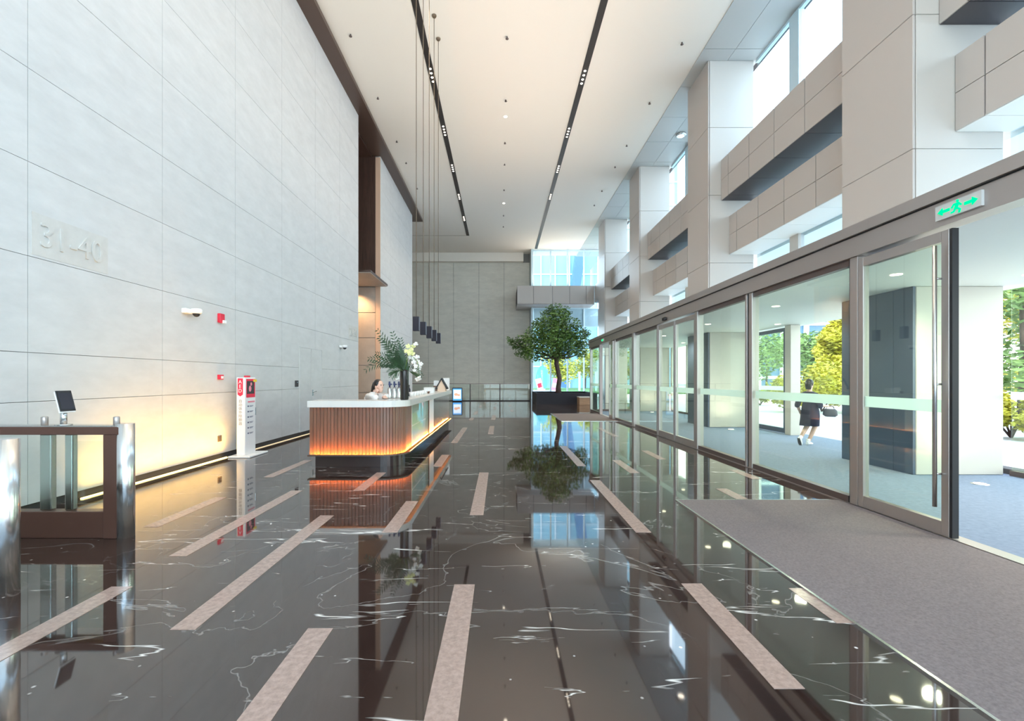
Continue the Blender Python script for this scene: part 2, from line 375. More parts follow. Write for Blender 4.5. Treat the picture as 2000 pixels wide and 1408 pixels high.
# ceiling
ceiling = struct('ceiling', B(-9.3, 6.1, Y0, 37, ZC, ZC + .4), m_ceil)
struct('trim_5', B(-9, -2.33, 31.80, 31.84, ZC - .006, ZC), m_cable)
soffit = struct('ceiling_niche', B(6.1, 8.2, Y0, 37, ZC + .03, ZC + .4), m_dkjoint)
yy = Y0
while yy < 36.9:
    piece('soffit_panel', soffit, m_soffit, 6.10, 7.05, yy + .008, yy + 1.79, ZC - .02, ZC + .03)
    piece('soffit_panel', soffit, m_soffit, 7.06, 8.0, yy + .008, yy + 1.79, ZC - .02, ZC + .03); yy += 1.8

# columns of the window side
cols = [(.2, 1.6), (7.2, 8.7), (14.3, 15.85), (21.4, 23.0), (28.5, 30.2)]
for ci, (a, b) in enumerate(cols):
    c = struct('column', B(6.49, 7.82, a + .04, b - .04, 0, ZC - .02), m_joint)
    zs = [0, 2.95, 5.1, 7.2, 9.3, ZC - .02]
    for k in range(5):
        piece('cladding_panel', c, m_clad, 6.50, 7.85, a, a + .04, zs[k] + .003, zs[k + 1] - .003, bev=.008)
        piece('cladding_panel', c, m_clad, 7.82, 7.86, a + .003, b, zs[k] + .003, zs[k + 1] - .003)
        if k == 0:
            piece('shaded_panel', c, m_shadeclad, 6.45, 6.49, a + .003, a + .36, zs[k] + .003, zs[k + 1] - .003)
            piece('shaded_panel', c, m_shadeclad, 6.45, 6.49, a + .366, b, zs[k] + .003, zs[k + 1] - .003)
        else:
            piece('cladding_panel', c, m_panel, 6.45, 6.49, a + .003, b, zs[k] + .003, zs[k + 1] - .003, bev=.008)
# beams between the columns
bays = [(Y0, .2), (1.6, 7.2), (8.7, 14.3), (15.85, 21.4), (23.0, 28.5), (30.2, 33.5)]
for a, b in bays:
    for (X, z0, z1, dep) in ((6.85, 7.03, 8.28, 1.15), (7.10, 5.36, 6.55, .9)):
        bm = struct('beam', B(X + .03, 8.0, a, b, z0 + .03, z1 - .01), m_dkjoint)
        n = max(1, round((b - a - .45) / 1.16)); yv = [a] + [b - .45 - (b - a - .45) * 0 - 1.16 * (n - 1 - j) for j in range(0, n)] + [b]
        yv = sorted(set([a] + [b - .45 - 1.16 * j for j in range(0, 20) if b - .45 - 1.16 * j > a + .12] + [b]))
        zm = (z0 + z1) / 2
        for i in range(len(yv) - 1):
            for (p, q) in ((z0, zm), (zm, z1)):
                piece('face_panel', bm, m_panel, X, X + .03, yv[i] + .012, yv[i + 1] - .012, p + .006, q - .006)
            piece('underside_panel', bm, m_shadepanel if X < 7 else m_paleclad, X + .02, 8.0, yv[i] + .006, yv[i + 1] - .006, z0, z0 + .03)  # upper underside's shade and lower one's outside light put into panel colour
    # glazing above, between and below the beams
# outer glazing on the window side: one window per bay
wi = 1
for a, b in bays:
    wn = struct('window_%d' % wi, B(7.93, 8.03, a, b, 11.30, 11.38), m_paleblue); wi += 1
    obj('frame', B(7.93, 8.03, a, b, 8.28, 8.34), m_paleblue, wn)
    obj('frame', B(7.93, 8.03, a, b, 3.3, 3.38), m_bronze, wn)
    obj('glass_pane', B(7.975, 7.985, a, b, 8.34, 11.30), m_glass2, wn)
    obj('glass_pane', B(7.975, 7.985, a, b, 3.38, 5.36), m_glass2, wn)
    obj('glass_pane', B(7.975, 7.985, a, b, 6.55, 7.03), m_glass2, wn)
    y = b - 1.9
    while y > a + .3:
        piece('mullion', wn, m_paleblue, 7.90, 8.06, y - .2, y + .2, 8.34, 11.30)
        piece('mullion', wn, m_clad, 7.90, 8.06, y - .18, y + .18, 3.38, 5.36); y -= 3.6
struct('facade_soffit', B(8.06, 9.6, Y0, 36, 5.30, 5.5), m_paleclad)

# corner beam and rear glazing
cb = struct('beam_corner', B(1.25, 6.85, 33.53, 36.5, 6.96, 8.27), m_dkjoint)
for x0, x1 in ((1.23, 2.42), (2.42, 3.80), (3.80, 5.05), (5.05, 6.25), (6.25, 6.85)):
    piece('face_panel', cb, m_panel, x0 + .012, x1 - .012, 33.5, 33.53, 6.94, 8.28)
piece('underside_panel', cb, m_panel, 1.23, 6.85, 33.5, 36.5, 6.93, 6.96)
wb = struct('window_%d' % wi, B(2.36, 2.52, 35.1, 36.6, 0, ZC - .01), m_paleblue); wi += 1
rear_x = [2.52, 3.85, 5.14, 6.4, 7.7]
for x in rear_x[1:]: piece('mullion', wb, m_paleblue, x - .05, x + .05, 35.15, 35.30, .0, ZC - .02)
for z in (.08, 6.9, 8.34, 11.3):
    piece('transom', wb, m_paleblue, 2.52, 8.0, 35.16, 35.28, z - .05, z + .05)
for i in range(4):
    piece('glass_pane', wb, m_glass2, rear_x[i] + .05, rear_x[i + 1] - .05, 35.215, 35.225, .13, 6.85)
    piece('glass_pane', wb, m_glass2, rear_x[i] + .05, rear_x[i + 1] - .05, 35.215, 35.225, 8.39, 11.25)
for x0, x1 in ((2.55, 3.83), (3.87, 6.38), (6.42, 7.9)): piece('spandrel_panel', wb, m_white, x0, x1, 35.24, 35.30, 5.5, 6.84)
# unseen end wall behind the camera, glazed to let sky light in
wr = struct('window_%d' % wi, B(-5.33, 4.2, Y0 - .1, Y0, 0, .15), m_bronze); wi += 1
for x in (-5.25, -3.4, -1.5, .4, 2.3, 4.15): piece('mullion', wr, m_bronze, x - .05, x + .05, Y0 - .1, Y0, .15, ZC)
obj('glass_pane', B(-5.33, 4.2, Y0 - .06, Y0 - .05, .15, ZC), m_glass2, wr)
obj('glass_pane', B(4.2, 8.0, Y0 - .06, Y0 - .05, 3.3, ZC), m_glass2, wr)

# ================================================================== ENTRANCE GLAZING
hd = struct('trim_4', B(4.16, 4.34, Y0, 21.55, 2.94, 3.18), m_bronze)
obj('cap', B(4.12, 4.38, Y0, 21.55, 3.18, 3.30), m_bronze, hd)
obj('shadow_line', B(4.155, 4.17, Y0, 21.55, 3.168, 3.182), m_black, hd)
vc = struct('ceiling_vestibule', B(4.34, 8.25, Y0, 21.55, 2.95, 3.25), m_paleclad)
# recessed floor uplights at the feet of the columns
for i, yc in enumerate((7.2, 14.3, 21.4)):
    u = thing('floor_uplight', (6.85, yc - .62, 0), ['nearest', 'middle', 'farthest'][i] + ' round uplight recessed in the vestibule carpet before a column', 'light', 'floor uplights of the vestibule')
    obj('ring', lathe(bmesh.new(), 6.85, yc - .62, [(.10, -.01), (.10, .006), (.075, .008)], 20), m_steel, u); obj('lens', lathe(bmesh.new(), 6.85, yc - .62, [(.07, .006), (.068, .011)], 16), m_lamp, u)
    spot('column_uplight', (6.85, yc - .62, .05), (7.0, yc - .05, 2.2), 36, (1, .93, .78), 120, 1.0, .05)
for y in (1.2, 3.9, 6.4, 9.2, 12.2, 15.5, 18.5):
    spot('vestibule_spot', (6.0, y, 2.9), (6.0, y, 0), 165, (1, .93, .76), 150, 1.0, .1)
    for x in (5.5, 7.35):
        d = obj('downlight', lathe(bmesh.new(), x, y, [(.07, 2.945), (.07, 2.952)], 14), m_lamp, vc)
def glazing(y0, y1, name=None, frame=True):
    global wi
    n = 'window_%d' % wi; wi += 1
    s = struct(n, B(4.20, 4.30, y0, y1, .012, .09), m_bronze_d)
    obj('head_rail', B(4.21, 4.29, y0, y1, 2.86, 2.94), m_bronze_d, s)
    obj('glass_pane', B(4.244, 4.256, y0, y1, .09, 2.86), m_glass, s)
    obj('frosted_band', B(4.238, 4.2435, y0 + .01, y1 - .01, 1.18, 1.30), m_frost, s)
    return s
def post(y, wy, wx=.12, mat=m_bronze):
    global tn
    tn += 1
    s = struct('trim_%d' % tn, B(4.25 - wx / 2, 4.25 + wx / 2, y - wy / 2, y + wy / 2, .012, 2.94, bev=.006), mat)
    obj('gasket', B(4.25 - wx / 2 + .02, 4.25 + wx / 2 - .02, y + wy / 2, y + wy / 2 + .03, .012, 2.94), m_black, s)
tn = 10
post(5.46, .12, .13); post(7.72, .10); post(7.86, .06); post(9.85, .14, .14); post(12.30, .10); post(14.45, .19, .19); post(16.85, .10); post(17.55, .08); post(19.45, .10); post(21.5, .12, .12)
glazing(5.56, 7.66); glazing(7.92, 9.77); glazing(12.38, 14.34); glazing(14.58, 16.8); glazing(16.93, 17.5); glazing(19.53, 21.43)
def leaf(name, y0, y1, X, bar=None, st=.075):
    """one framed sliding glass leaf"""
    s = struct(name, B(X - .035, X + .035, y0, y0 + st, .02, 2.90, bev=.005), m_bronze)
    obj('stile', B(X - .035, X + .035, y1 - st, y1, .02, 2.90, bev=.005), m_bronze, s)
    obj('top_rail', B(X - .033, X + .033, y0 + st, y1 - st, 2.80, 2.90), m_bronze, s)
    obj('bottom_rail', B(X - .033, X + .033, y0 + st, y1 - st, .02, .15), m_bronze, s)
    p = obj('glass_pane', B(X - .006, X + .006, y0 + st, y1 - st, .15, 2.80), m_glass, s)
    obj('frosted_band', B(X - .011, X - .0065, y0 + st, y1 - st, 1.18, 1.30), m_frost, s)
    if bar is not None:
        b = bmesh.new(); tube(b, (X - .10, bar, .29), (X - .10, bar, 2.76), .018)
        for z in (.60, 1.45, 2.45): tube(b, (X - .10, bar, z), (X - .03, bar, z), .010)
        h = obj('pull_handle', b, m_steel, s)
    return s
leaf('door_1', 4.30, 5.39, 4.22, bar=4.37)
obj('edge_seal', B(4.19, 4.25, 4.27, 4.298, .02, 2.90), m_black, bpy.data.objects['door_1'])
leaf('door_2', 9.93, 11.09, 4.23, st=.06); leaf('door_3', 11.11, 12.24, 4.23, st=.06)
leaf('door_4', 16.93, 17.5, 4.16, st=.05)
# glazed end of the vestibule
s = struct('window_%d' % wi, B(4.31, 6.44, 21.5, 21.56, .0, .09), m_bronze_d); wi += 1
obj('glass_pane', B(4.31, 6.44, 21.52, 21.53, .09, 2.94), m_glass, s)
# outer vestibule line
for (y0, y1) in ((1.6, 7.15), (15.9, 21.35)):
    s = struct('window_%d' % wi, B(7.9, 7.97, y0, y1, 0, .08), m_bronze_d); wi += 1
    obj('glass_pane', B(7.93, 7.94, y0, y1, .08, 2.94), m_glass, s)
    obj('frosted_band', B(7.922, 7.9295, y0, y1, 1.18, 1.30), m_frost, s)
    for k in range(1, 4 if y0 > 10 else 1): piece('mullion', s, m_clad, 7.89, 7.98, y0 + (y1 - y0) * k / 3 - .05 - (.05 if k == 3 else 0), y0 + (y1 - y0) * k / 3 + .05 - (.05 if k == 3 else 0), .08, 2.94)
struct('trim_9', B(7.72, 7.98, 12.25, 12.5, 0, 2.94, bev=.006), m_clad)
s = leaf('door_5', 12.55, 14.2, 7.80, st=.09)
for ch in [s] + list(s.children):
    if 'glass' not in ch.name and 'frost' not in ch.name: ch.data.materials[0] = M('door_dark_blue', (.03, .05, .10), .4)
struct('door_mat_kerb', B(8.0, 8.25, -4, 7.6, -.02, .08), m_dkjoint)

# ================================================================== THINGS: entrance
def mat_thing(x0, x1, y0, y1, label):
    t = thing('entrance_mat', ((x0 + x1) / 2, (y0 + y1) / 2, 0), label, 'mat')
    obj('pile', B(x0 + .02, x1, y0 + .02, y1 - .02, .0, .010), m_carpet, t)
    b = bmesh.new(); box(b, x0, x0 + .02, y0, y1, .0, .012); box(b, x0 + .02, x1, y1 - .02, y1, .0, .012); box(b, x0 + .02, x1, y0, y0 + .02, .0, .012)
    obj('edge_trim', b, m_steel, t)
mat_thing(2.16, 4.18, -1.5, 5.70, 'large grey-brown entrance mat in the right foreground before the open glass door')
mat_thing(2.17, 4.18, 16.3, 19.9, 'grey entrance mat far down the hall near the potted tree')

def exit_sign(x, y, z, wd, ht, label):
    t = thing('exit_sign', (x, y, z), label, 'sign')
    obj('plate', B(x - .025, x, y - wd / 2, y + wd / 2, z - ht / 2, z + ht / 2), m_board, t)
    xx = x - .032; u = ht
    def pr(poly, nm):   # poly: (right-positive along the viewed sign, up) in sign heights; viewed from -x the right side is -y
        b = bmesh.new(); prism(b, [(y - p * u, z + q * u) for p, q in poly], 'x', xx, x - .024); obj(nm, b, m_green, t)
    pr([(-1.35, 0), (-1.0, .26), (-1.0, .1), (-.5, .1), (-.5, -.1), (-1.0, -.1), (-1.0, -.26)], 'arrow')
    pr([(1.35, 0), (1.0, .26), (1.0, .1), (.5, .1), (.5, -.1), (1.0, -.1), (1.0, -.26)], 'arrow')
    # running figure
    pr([(-.05, .42), (.06, .46), (.13, .40), (.1, .3), (0, .3)], 'figure_head')
    pr([(-.22, .26), (.12, .28), (.34, .06), (.26, .0), (.12, .12), (.06, -.06), (.28, -.22), (.2, -.46), (.1, -.44), (.14, -.24), (-.08, -.14), (-.18, -.32), (-.42, -.34), (-.42, -.24), (-.24, -.22), (-.12, .02), (-.12, .16), (-.22, .14), (-.32, -.02), (-.4, .04)], 'running_figure')
exit_sign(4.16, 4.17, 3.06, .42, .135, 'green exit sign with running figure and two arrows above the open glass door')
exit_sign(4.16, 18.66, 3.07, .36, .12, 'small green exit sign on the header above the far doorway')
t = thing('door_sensor', (4.155, 11.6, 3.0), 'small black motion sensor on the header above the sliding double door', 'sensor')
obj('housing', B(4.10, 4.158, 11.5, 11.7, 2.97, 3.05, bev=.012), m_black, t); obj('lens', ball(bmesh.new(), (4.10, 11.6, 3.0), .02), m_navy, t)

# ================================================================== CEILING FITTINGS
def track(x, y0, y1, groups, label, n=4):
    t = thing('track_light', (x, (y0 + y1) / 2, ZC), label, 'light')
    obj('channel', B(x - .095, x + .095, y0, y1, ZC - .02, ZC), m_track, t)
    me = None
    for gy in groups:
        for k in range(n):
            yy = gy + (k - (n - 1) / 2) * .21
            if me is None:
                o = obj('lamp', lathe(bmesh.new(), x, yy, [(.034, ZC - .03), (.042, ZC - .018)], 12), m_lamp, t, origin=(x, yy, ZC)); me = o.data
            else: link('lamp', me, t, (x, yy, ZC))
    return t
gl = [4.6, 8.2, 11.6, 15.0, 18.35, 21.6, 25.0, 28.4]; gr = [4.6, 8.2, 11.6, 15.1, 18.5, 21.7, 25.0]
track(-2.23, -3, 31.8, gl, 'long black ceiling track with spotlights above the reception counter')
track(2.72, -3, 35.0, gr, 'long black ceiling track with spotlights nearer the windows, right of the other')
for x, G in ((-2.23, gl), (2.72, gr)):
    for gy in G: spot('track_spot', (x, gy, ZC - .08), (x, gy, 0), 170 if gy < 20 else 420, (1, .84, .64), 110, 1.0, .035)

def sprinklers(rows, label):
    me = None; od = ['nearest', 'second nearest', 'third nearest', 'fourth nearest', 'fifth nearest', 'sixth nearest', 'farthest']; k = 0
    for x, y in rows:
        if me is None:
            b = bmesh.new(); lathe(b, x, y, [(.02, ZC), (.02, ZC - .05), (.045, ZC - .055), (.045, ZC - .065), (.008, ZC - .075)], 10)
            o = obj('sprinkler', b, m_bronze_d, None, origin=(x, y, ZC)); me = o.data
        else: o = link('sprinkler', me, None, (x, y, ZC))
        tag(o, od[k] + ' ' + label, 'sprinkler', 'ceiling sprinklers'); k += 1
sprinklers([(.2, 9.9 * 900 / (740 - p)) for p in (72, 195, 278, 320, 370, 420, 442)], 'sprinkler in the middle ceiling row between the tracks')
sprinklers([(-4.3, 9.9 * 900 / (740 - p)) for p in (67, 190, 275, 317, 367)], 'sprinkler in the ceiling row near the brown band')
sprinklers([(5.35, 9.9 * 900 / (740 - p)) for p in (83, 200, 283, 325, 372, 400)], 'sprinkler in the ceiling row near the windows')
for p, lb in ((228, 'nearer of two small lit downlights in the middle ceiling row'), (397, 'farther of two small lit downlights in the middle ceiling row')):
    y = 9.9 * 900 / (740 - p); tag(obj('downlight', lathe(bmesh.new(), .2, y, [(.05, ZC - .012), (.07, ZC)], 14), m_lamp), lb, 'light')
t = thing('downlight', (7.3, 18.6, ZC - .02), 'round surface downlight with a steel ring under the niche soffit', 'light')
obj('ring', lathe(bmesh.new(), 7.3, 18.6, [(.17, ZC - .10), (.2, ZC - .09), (.2, ZC - .02)], 24), m_steel, t)
obj('lens', lathe(bmesh.new(), 7.3, 18.6, [(.10, ZC - .115), (.12, ZC - .10)], 20), m_lamp, t)

# pendants above the counter
pl = ['nearest', 'second nearest', 'middle', 'second farthest', 'farthest']
proto = None
for i, y in enumerate((9.88, 10.78, 11.68, 12.55, 13.4)):
    lab = '%s of the five dark box pendants hanging over the counter' % pl[i]
    if proto is None:
        t = proto = thing('pendant_lamp', (-1.8, y, ZC), lab, 'lamp', 'box pendants over the counter')
        obj('shade', B(-1.865, -1.735, y - .065, y + .065, 2.53, 2.83, bev=.004), m_navy, t)
        obj('side_plate', B(-1.737, -1.731, y - .06, y + .06, 2.535, 2.825), m_pend_side, t)
        obj('cable', T((-1.8, y, 2.83), (-1.8, y, ZC - .02), .008, n=8), m_cable, t)
        obj('canopy', lathe(bmesh.new(), -1.8, y, [(.05, ZC - .05), (.065, ZC - .02), (.065, ZC)], 16), m_cable, t)
        obj('bulb', lathe(bmesh.new(), -1.8, y, [(.03, 2.526), (.045, 2.532)], 14), m_pend_side, t)
    else:
        t = copy_tree(proto); t.location = (-1.8, y, ZC); t['label'] = lab

# canopy over the lobby opening
t = thing('entrance_canopy', (-6.2, 18.8, 5.5), 'flat canopy with warm lit underside over the lift lobby opening', 'canopy')
prism_b = bmesh.new(); box(prism_b, -8.6, -4.92, 17.5, 20.15, 5.56, 5.64); obj('roof_slab', prism_b, m_fascia, t)
obj('underside', B(-8.6, -4.94, 17.52, 20.15, 5.535, 5.56), m_tan, t)
for x in (-6.2, -7.4): obj('downlight', lathe(bmesh.new(), x, 19.3, [(.07, 5.525), (.08, 5.536)], 14), m_lamp, t)
spot('canopy_spot', (-6.3, 19.5, 5.5), (-6.3, 20.1, 0), 260, (1, .62, .30), 120)

# ================================================================== LEFT WALL FITTINGS
t = thing('floor_number_plate', (-5.25, 5.66, 3.15), 'large engraved floor numbers 31-40 high on the near left wall', 'sign')
obj('stone_plate', B(-5.25, -5.246, 5.16, 6.16, 2.90, 3.38), m_plate, t)
for s_, yy, in (('31-40', 5.23),): text_mesh(s_, .40, .012, m_plate, 'numerals', t, (-5.242, yy, 3.14), (R(90), 0, R(90)), xs=.92)
t = thing('floor_number_plate', (-5.25, 16.45, 3.15), 'faint engraved floor numbers 21-30 at the far end of the left wall', 'sign')
obj('stone_plate', B(-5.25, -5.246, 15.95, 16.95, 2.90, 3.38), m_plate, t)
text_mesh('21-30', .40, .012, m_plate, 'numerals', t, (-5.242, 16.02, 3.14), (R(90), 0, R(90)), xs=.92)

def camera_dome(y, z, label):
    t = thing('security_camera', (-5.25, y, z), label, 'camera')
    obj('wall_bracket', B(-5.25, -5.17, y - .14, y + .02, z - .03, z + .05, bev=.012), m_white, t)
    b = bmesh.new(); lathe(b, -5.13, y + .06, [(.07, z - .02), (.085, z + .0), (.085, z + .05), (.07, z + .065)], 20); obj('housing', b, m_white, t)
    b = bmesh.new(); ball(b, (-5.13, y + .06, z - .02), .055); obj('lens_dome', b, m_black, t)
camera_dome(7.72, 2.62, 'white dome security camera on the left wall near the floor numbers')
camera_dome(15.15, 2.55, 'white dome security camera at the far end of the left wall')
t = thing('alarm_strobe', (-5.25, 8.62, 2.63), 'red fire alarm strobe on the left wall', 'alarm')
obj('body', B(-5.25, -5.19, 8.55, 8.69, 2.55, 2.72, bev=.01), m_red, t); obj('strobe_lens', B(-5.195, -5.165, 8.61, 8.70, 2.54, 2.60, bev=.008), m_white, t)
t = thing('call_point', (-5.25, 8.62, 1.53), 'small red fire call point below the red strobe', 'alarm')
obj('body', B(-5.25, -5.21, 8.55, 8.69, 1.49, 1.58, bev=.006), m_red, t); obj('push_plate', B(-5.212, -5.205, 8.60, 8.67, 1.505, 1.555), m_white, t)
t = thing('wall_socket', (-5.25, 8.62, .39), 'small brown socket low on the glowing left wall', 'socket')
obj('plate', B(-5.25, -5.235, 8.56, 8.67, .33, .44, bev=.004), m_cable, t); obj('flap', B(-5.236, -5.228, 8.585, 8.645, .35, .42), m_bronze_d, t)
t = thing('card_reader', (-5.25, 11.85, 1.38), 'small dark card reader beside the hidden wall door', 'reader')
obj('body', B(-5.25, -5.215, 11.77, 11.92, 1.30, 1.46, bev=.006), m_dkjoint, t); obj('indicator', B(-5.216, -5.211, 11.82, 11.87, 1.40, 1.42), m_steel, t)
# hidden double door in the stone
dr = struct('door_6', B(-5.25, -5.240, 12.08, 12.76, .10, 2.33), m_stone)
obj('leaf_panel', B(-5.25, -5.240, 12.79, 13.52, .10, 2.33), m_stone, dr)
b = bmesh.new(); box(b, -5.2495, -5.236, 12.05, 12.075, .1, 2.36); box(b, -5.2495, -5.236, 13.525, 13.55, .1, 2.36); box(b, -5.2495, -5.236, 12.075, 13.525, 2.335, 2.36)
obj('frame_bead', b, m_stone, dr)
b = bmesh.new(); tube(b, (-5.24, 12.86, 1.15), (-5.18, 12.86, 1.15), .018); tube(b, (-5.185, 12.86, 1.15), (-5.185, 13.0, 1.15), .011); box(b, -5.24, -5.225, 12.83, 12.89, 1.03, 1.2)
obj('lever_handle', b, m_steel, dr)

# AED stand
t = thing('aed_stand', (-4.99, 9.05, 0), 'white AED defibrillator stand with red arrow by the left wall', 'stand')
obj('base_plate', B(-5.16, -4.74, 8.72, 9.42, 0, .035, bev=.012), m_white, t)
obj('cabinet', B(-5.06, -4.895, 8.84, 9.22, .035, 1.53, bev=.008), m_white, t)
b = bmesh.new(); prism(b, [(-5.035, 1.51), (-4.935, 1.51), (-4.935, 1.20), (-4.985, 1.165), (-5.035, 1.20)], 'y', 8.834, 8.8395); obj('red_arrow', b, m_redpr, t)
for i, ch in enumerate('AED'): text_mesh(ch, .095, .001, m_white, 'letter', t, (-4.985, 8.832, 1.44 - i * .085), (R(90), 0, 0), 'CENTER')
for i, ch in enumerate('自动体外除颤器'): text_mesh(ch, .07, .001, m_ink, 'letter', t, (-4.985, 8.8385, 1.07 - i * .072), (R(90), 0, 0), 'CENTER')
pb = obj('poster', B(-4.8945, -4.888, 8.88, 9.19, 1.14, 1.50), m_redpr, t)
obj('poster_photo', B(-4.889, -4.885, 8.89, 9.15, 1.21, 1.46), m_dkjoint, pb)
b = bmesh.new(); ball(b, (-4.886, 9.0, 1.31), .006, .05, .06); ball(b, (-4.886, 9.04, 1.40), .006, .035, .035); obj('poster_figure', b, m_pink, pb)
obj('yellow_sticker', B(-4.889, -4.880, 9.12, 9.24, 1.44, 1.49), M('sticker_yellow', (.85, .62, .05), .5), t)
obj('heading_bar', B(-4.8945, -4.891, 8.94, 9.18, 1.04, 1.07), m_pink, t)
for i in range(6):
    z = .97 - i * .105
    b = bmesh.new(); box(b, -4.8945, -4.892, 8.93, 8.965, z - .014, z + .014); box(b, -4.8945, -4.8925, 8.99, 9.13, z + .004, z + .012); box(b, -4.8945, -4.8925, 8.99, 9.10, z - .012, z - .004); obj('print_line', b, m_dot, t)
b = bmesh.new(); box(b, -5.0, -4.93, 8.98, 9.10, 1.53, 1.565, bev=.01); obj('siren', b, m_red, t)
obj('side_handle', B(-4.895, -4.88, 9.19, 9.215, .78, .93, bev=.004), m_steel, t)

# ================================================================== TURNSTILES
def turnstile(y, xe, xl, label):
    t = thing('turnstile', ((xe + xl) / 2, y + .075, 0), label, 'turnstile', 'speed gates by the left wall')
    r = .075; d = .15
    b = bmesh.new(); box(b, xl, xe - r, y, y + d, .975, 1.05, bev=.006); obj('top_beam', b, m_brownmetal, t)
    obj('top_plate', B(xl, xe - .15, y + .002, y + d - .002, 1.05, 1.062), m_steel, t)
    obj('end_post', B(xe - .23, xe - r, y + .005, y + d - .005, 0, .975, bev=.006), m_brownmetal, t)
    b = bmesh.new(); lathe(b, xe - r, y + r, [(r, 0), (r, 1.075)], 28); obj('rounded_cap', b, m_chrome, t)
    obj('kick_box', B(xl, xe - .23, y + .02, y + d - .02, 0, .25, bev=.006), m_brownmetal, t)
    obj('glass_panel', B(xl, xe - .23, y + .03, y + .04, .25, .975), m_clear, t)
    for px, wd in ((xe - .82, .11), (xe - .60, .075)):
        obj('post', B(px - wd / 2, px + wd / 2, y + .055, y + .115, .25, .975, bev=.01), m_steel, t)
    w_ = obj('gate_wing', B(xe - .58, xe - .28, y + .12, y + .13, .30, .90), m_clear, t)
    for px in (xe - .86, xe - .172):
        obj('sensor_knob', lathe(bmesh.new(), px, y + .09, [(.027, 1.06), (.027, 1.135), (.02, 1.14)], 14), m_bronze, t)
    return t
turnstile(4.32, -3.50, -5.22, 'bronze and steel speed gate with a black face scanner on its top')
turnstile(3.20, -3.44, -5.22, 'speed gate at the left edge of the photo showing only its round steel end')
# face scanner
t = thing('face_scanner', (-4.14, 4.37, 1.062), 'black tilted face scanner tablet on a steel post above the speed gate', 'scanner')
obj('base_flange', lathe(bmesh.new(), -4.14, 4.37, [(.065, 1.062), (.065, 1.072)], 20), m_steel, t)
obj('stem', T((-4.14, 4.37, 1.07), (-4.14, 4.37, 1.20), .026, n=16), m_steel, t)
nv = Vector((.968, 0, .25)); uv = Vector((-.25, 0, .968)); rt = Matrix((Vector((0, 1, 0)), -nv, uv)).transposed()
def tb(off, sz, mat, nm, bev=.004):
    b = bmesh.new(); box(b, -sz[0] / 2 + off[0], sz[0] / 2 + off[0], -sz[1] / 2 + off[1], sz[1] / 2 + off[1], -sz[2] / 2 + off[2], sz[2] / 2 + off[2], bev=bev)
    bmesh.ops.rotate(b, cent=(0, 0, 0), matrix=rt, verts=b.verts); bmesh.ops.translate(b, vec=(-4.125, 4.37, 1.285), verts=b.verts); return obj(nm, b, mat, t)
tb((0, .006, -.004), (.160, .014, .206), m_white, 'back_shell'); tb((0, -.005, .006), (.158, .008, .20), m_black, 'bezel'); tb((0, -.0095, .004), (.122, .003, .16), m_tablet, 'display', 0)

# ================================================================== RECEPTION COUNTER
CX0, CX1, CY0, CY1 = -3.26, -1.60, 7.78, 15.2
def rounded(x0, x1, y0, y1, r, n=10):
    """outline, only the near right corner rounded"""
    pts = [(x0, y0)] + [(x1 - r + r * math.sin(math.pi / 2 * i / n), y0 + r - r * math.cos(math.pi / 2 * i / n)) for i in range(n + 1)] + [(x1, y1), (x0, y1)]
    return pts
t = thing('reception_counter', (-2.43, 11.5, 0), 'long reception counter with walnut slats, amber glow and cream top', 'counter')
rad = .45
# L-shaped: a front leg and a long side leg, open towards the wall
bt = bmesh.new()
def ell(o, dx, dy, wf, ws, r):
    """L outline inset by o; front leg depth wf, side leg width ws"""
    x0, x1, y0, y1 = CX0 + o, CX1 - o, CY0 + o, CY1 - o * .5
    n = 10; c = [(x1 - r + r * math.sin(math.pi / 2 * i / n), y0 + r - r * math.cos(math.pi / 2 * i / n)) for i in range(n + 1)]
    return [(x0, y0)] + c + [(x1, y1), (CX1 - ws, y1), (CX1 - ws, CY0 + wf), (x0, CY0 + wf)]
def band(bm, o0, o1, z0, z1):
    """a thin band following front, corner and side between insets o0 < o1"""
    def ln(o):
        r = rad - o; x0, x1, y0, y1 = CX0 + .004, CX1 - o, CY0 + o, CY1 - .02
        return [(x0, y0)] + [(x1 - r + r * math.sin(math.pi / 2 * i / 10), y0 + r - r * math.cos(math.pi / 2 * i / 10)) for i in range(11)] + [(x1, y1)]
    A, Bq = ln(o0), ln(o1); n = len(A); V = lambda L, z: [bm.verts.new((x, y, z)) for x, y in L]
    a0, a1, b0, b1 = V(A, z0), V(A, z1), V(Bq, z0), V(Bq, z1)
    for k in range(n - 1):
        bm.faces.new((a0[k], a0[k + 1], a1[k + 1], a1[k])); bm.faces.new((b0[k + 1], b0[k], b1[k], b1[k + 1])); bm.faces.new((a1[k], a1[k + 1], b1[k + 1], b1[k])); bm.faces.new((a0[k + 1], a0[k], b0[k], b0[k + 1]))
    bm.faces.new((a0[0], a1[0], b1[0], b0[0])); bm.faces.new((a0[-1], b0[-1], b1[-1], a1[-1])); return bm
prism(bt, ell(0, 0, 0, .52, .50, rad), 'z', 1.02, 1.128); obj('worktop', bt, m_cream, t)
bt = bmesh.new(); prism(bt, ell(.105, 0, 0, .46, .44, rad - .105), 'z', .19, 1.02); obj('carcass', bt, m_bronze_d, t)
bt = bmesh.new(); prism(bt, ell(.10, 0, 0, .46, .44, rad - .10), 'z', 0, .19); obj('plinth', bt, m_plinth, t)
# lip with a low upstand, and the amber strip lying behind it
bt = bmesh.new(); band(bt, .0, .10, .19, .20); band(bt, .0, .006, .20, .215); obj('lip', bt, m_fascia, t)
bt = bmesh.new(); band(bt, .010, .022, .200, .204); obj('light_strip', bt, m_led_o, t)
